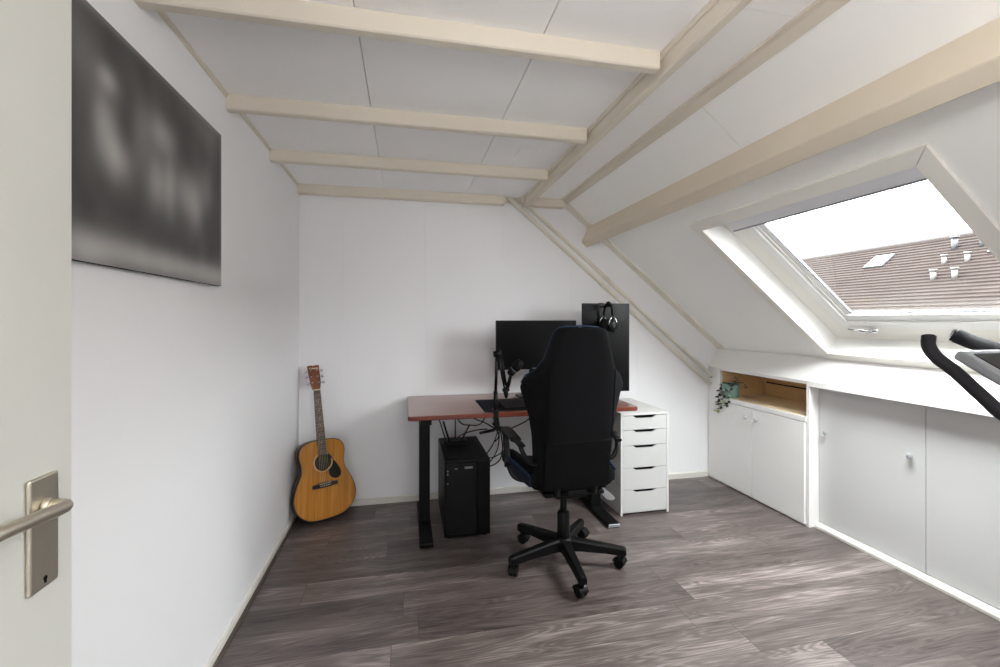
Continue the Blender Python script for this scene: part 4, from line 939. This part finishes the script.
# ------------------------------------------------------------------ house across the street
hs_ = thing('terraced_house', 'brown tiled roof of the house opposite seen through the skylight', 'house', (20, 10, -7))
GX, GZ, RX, RZ = 16.0, 1.50, 20.0, 4.42
rows = 24; rf = MB()
for k in range(rows):
    t0, t1 = k/rows, (k+1)/rows
    x0, z0, x1, z1 = GX+(RX-GX)*t0, GZ+(RZ-GZ)*t0, GX+(RX-GX)*t1, GZ+(RZ-GZ)*t1
    rf.prism([(x0-0.03, z0+0.045), (x1, z1+0.01), (x1, z1-0.06), (x0-0.03, z0-0.02)], lambda p, q, t: (p, t, q), -8, 34)
rf.build('roof', 'tile', hs_)
MB().prism([(RX, RZ), (RX+4, GZ), (RX+4, GZ-0.1), (RX, RZ-0.1)], lambda p, q, t: (p, t, q), -8, 34).build('rear_roof', 'tile', hs_)
MB().tube([(RX, -8, RZ+0.02), (RX, 34, RZ+0.02)], 0.11, 10).build('ridge_cap', 'ridge', hs_)
MB().box(GX+0.35, 23.6, -8, 34, -7, GZ+0.2).build('wall', 'brick', hs_)
MB().box(GX-0.16, GX, -8, 34, GZ-0.14, GZ).build('gutter', 'ridge', hs_)
def on_roof(t, y, h): 
    nx, nz = -(RZ-GZ), (RX-GX); L = math.hypot(nx, nz)
    return Vector((GX+(RX-GX)*t+nx/L*h, y, GZ+(RZ-GZ)*t+nz/L*h))
for y0, t0 in ((14.0, 0.66), (10.05, 0.68)):
    vs = [on_roof(t, y, h) for t in (t0, t0+0.17) for y in (y0, y0+0.75) for h in (0.02, 0.10)]
    F6 = [[0, 1, 3, 2], [4, 6, 7, 5], [0, 4, 5, 1], [2, 3, 7, 6], [0, 2, 6, 4], [1, 5, 7, 3]]
    f = MB().raw(vs, F6).build('roof_window', 'ventgrey', hs_)
    vs = [on_roof(t, y, h) for t in (t0+0.012, t0+0.158) for y in (y0+0.06, y0+0.69) for h in (0.098, 0.105)]
    MB().raw(vs, F6).build('pane', 'pvc', f)
for t, y, h, m, r in [(0.80, 12.0, 0.42, 'ventgrey', 0.09), (0.80, 11.2, 0.42, 'ventgrey', 0.09), (0.60, 11.8, 0.30, 'ventwhite', 0.07), (0.60, 11.15, 0.30, 'ventwhite', 0.07), (0.40, 11.6, 0.32, 'ventwhite', 0.08), (0.40, 11.0, 0.32, 'ventwhite', 0.08)]:
    b = on_roof(t, y, 0); v_ = MB().tube([b+Vector((0, 0, -0.05)), b+Vector((0, 0, h))], r, 12).tube([b+Vector((0, 0, h)), b+Vector((0, 0, h+0.06))], r*1.35, 12)
    v_.build('vent_pipe', m, hs_)

# ------------------------------------------------------------------ light: overcast sky and two added fill lamps
SKY, HALL_FILL, ROOM_FILL, EXPO = 50.0, 10.0, 57.0, 0.10
w = bpy.data.worlds.new('overcast_sky'); scene.world = w; w.use_nodes = True
bg = w.node_tree.nodes['Background']; bg.inputs['Color'].default_value = (0.97, 0.985, 1.0, 1)
wt = w.node_tree                                  # overcast sky: three times as bright overhead as at the horizon
wtc = wt.nodes.new('ShaderNodeTexCoord'); wsp = wt.nodes.new('ShaderNodeSeparateXYZ'); wt.links.new(wtc.outputs['Generated'], wsp.inputs[0])
wmr = wt.nodes.new('ShaderNodeMapRange'); wmr.inputs['From Min'].default_value = 0.0; wmr.inputs['From Max'].default_value = 1.0
wmr.inputs['To Min'].default_value = SKY/3; wmr.inputs['To Max'].default_value = SKY
wt.links.new(wsp.outputs[2], wmr.inputs['Value']); wt.links.new(wmr.outputs[0], bg.inputs['Strength'])
lamp = thing('landing_fill_lamp', 'added round fill lamp on the landing ceiling, out of view', 'lamp', (0.1, -1.1, 2.40))  # unseen landing lamp, added as fill through the doorway
MB().lathe([(0.15, 2.395), (0.15, 2.375), (0.13, 2.35), (0.05, 2.335), (0.0, 2.334)], lambda a, b, h: (0.1+a, -1.1+b, h), 24).build('lamp_shade', 'white', lamp)
ld = bpy.data.lights.new('landing_fill_light', 'AREA'); ld.shape = 'DISK'; ld.size = 0.5; ld.energy = HALL_FILL; ld.color = (1.0, 0.985, 0.96)
lo = bpy.data.objects.new('landing_fill_light', ld); COL.objects.link(lo); lo.location = (0.1, -1.1, 2.32)
LX, LY, LZ = 0.55, 0.0, 1.82
rl = thing('fill_globe_lamp', 'added opal globe fill lamp hanging by the doorway, out of view', 'lamp', (LX, LY, ZC))  # globe pendant added out of view to brighten ceiling and walls
MB().lathe([(0.05, ZC), (0.05, ZC-0.02), (0.02, ZC-0.035), (0.003, ZC-0.036)], lambda a, b, h: (LX+a, LY+b, h), 20).build('ceiling_rose', 'white', rl)
MB().tube([(LX, LY, ZC-0.03), (LX, LY, LZ+0.10)], 0.003, 8).build('cord', 'white', rl)
MB().lathe([(0.03, LZ+0.09), (0.03, LZ+0.125), (0.01, LZ+0.13)], lambda a, b, h: (LX+a, LY+b, h), 16).build('socket', 'white', rl)
M['opal'] = mat_emit('fill_opal_glass', (1.0, 0.97, 0.93, 1), ROOM_FILL)
MB().ell((LX, LY, LZ), (0.10, 0.10, 0.10), None, 24, 16).build('globe', 'opal', rl)
# portal at the skylight so the sky is sampled well
pd = bpy.data.lights.new('skylight_portal', 'AREA'); pd.shape = 'RECTANGLE'; pd.size = S1-S0; pd.size_y = Y1-Y0; pd.cycles.is_portal = True
po = bpy.data.objects.new('skylight_portal', pd); COL.objects.link(po)
po.location = sp((S0+S1)/2, (Y0+Y1)/2, LD+0.09)
zax = Vector((0.6353, 0, 0.7722)); xax = Vector((TX, 0, TZ)); yax = zax.cross(xax)
po.matrix_world = Matrix((xax, yax, zax)).transposed().to_4x4(); po.location = sp((S0+S1)/2, (Y0+Y1)/2, LD+0.09)

# ------------------------------------------------------------------ camera
cam = bpy.data.cameras.new('camera'); co = bpy.data.objects.new('camera', cam); COL.objects.link(co); scene.camera = co
cam.sensor_fit = 'HORIZONTAL'; cam.sensor_width = 36.0; cam.lens = 36.0*440/1000
cam.shift_y = -(333.5-320.0)/1000.0; cam.clip_start = 0.02; cam.clip_end = 200
co.location = (0, 0, 1.32); co.rotation_euler = (PI/2, 0, -math.atan(94/440))

vs_ = scene.view_settings
vs_.view_transform = 'Standard'; vs_.look = 'None'; vs_.exposure = EXPO; vs_.gamma = 1.0; vs_.use_curve_mapping = False
scene.cycles.use_denoising = True
scene.cycles.max_bounces = 14; scene.cycles.diffuse_bounces = 10; scene.cycles.glossy_bounces = 6; scene.cycles.transparent_max_bounces = 12
scene.cycles.sample_clamp_indirect = 8.0
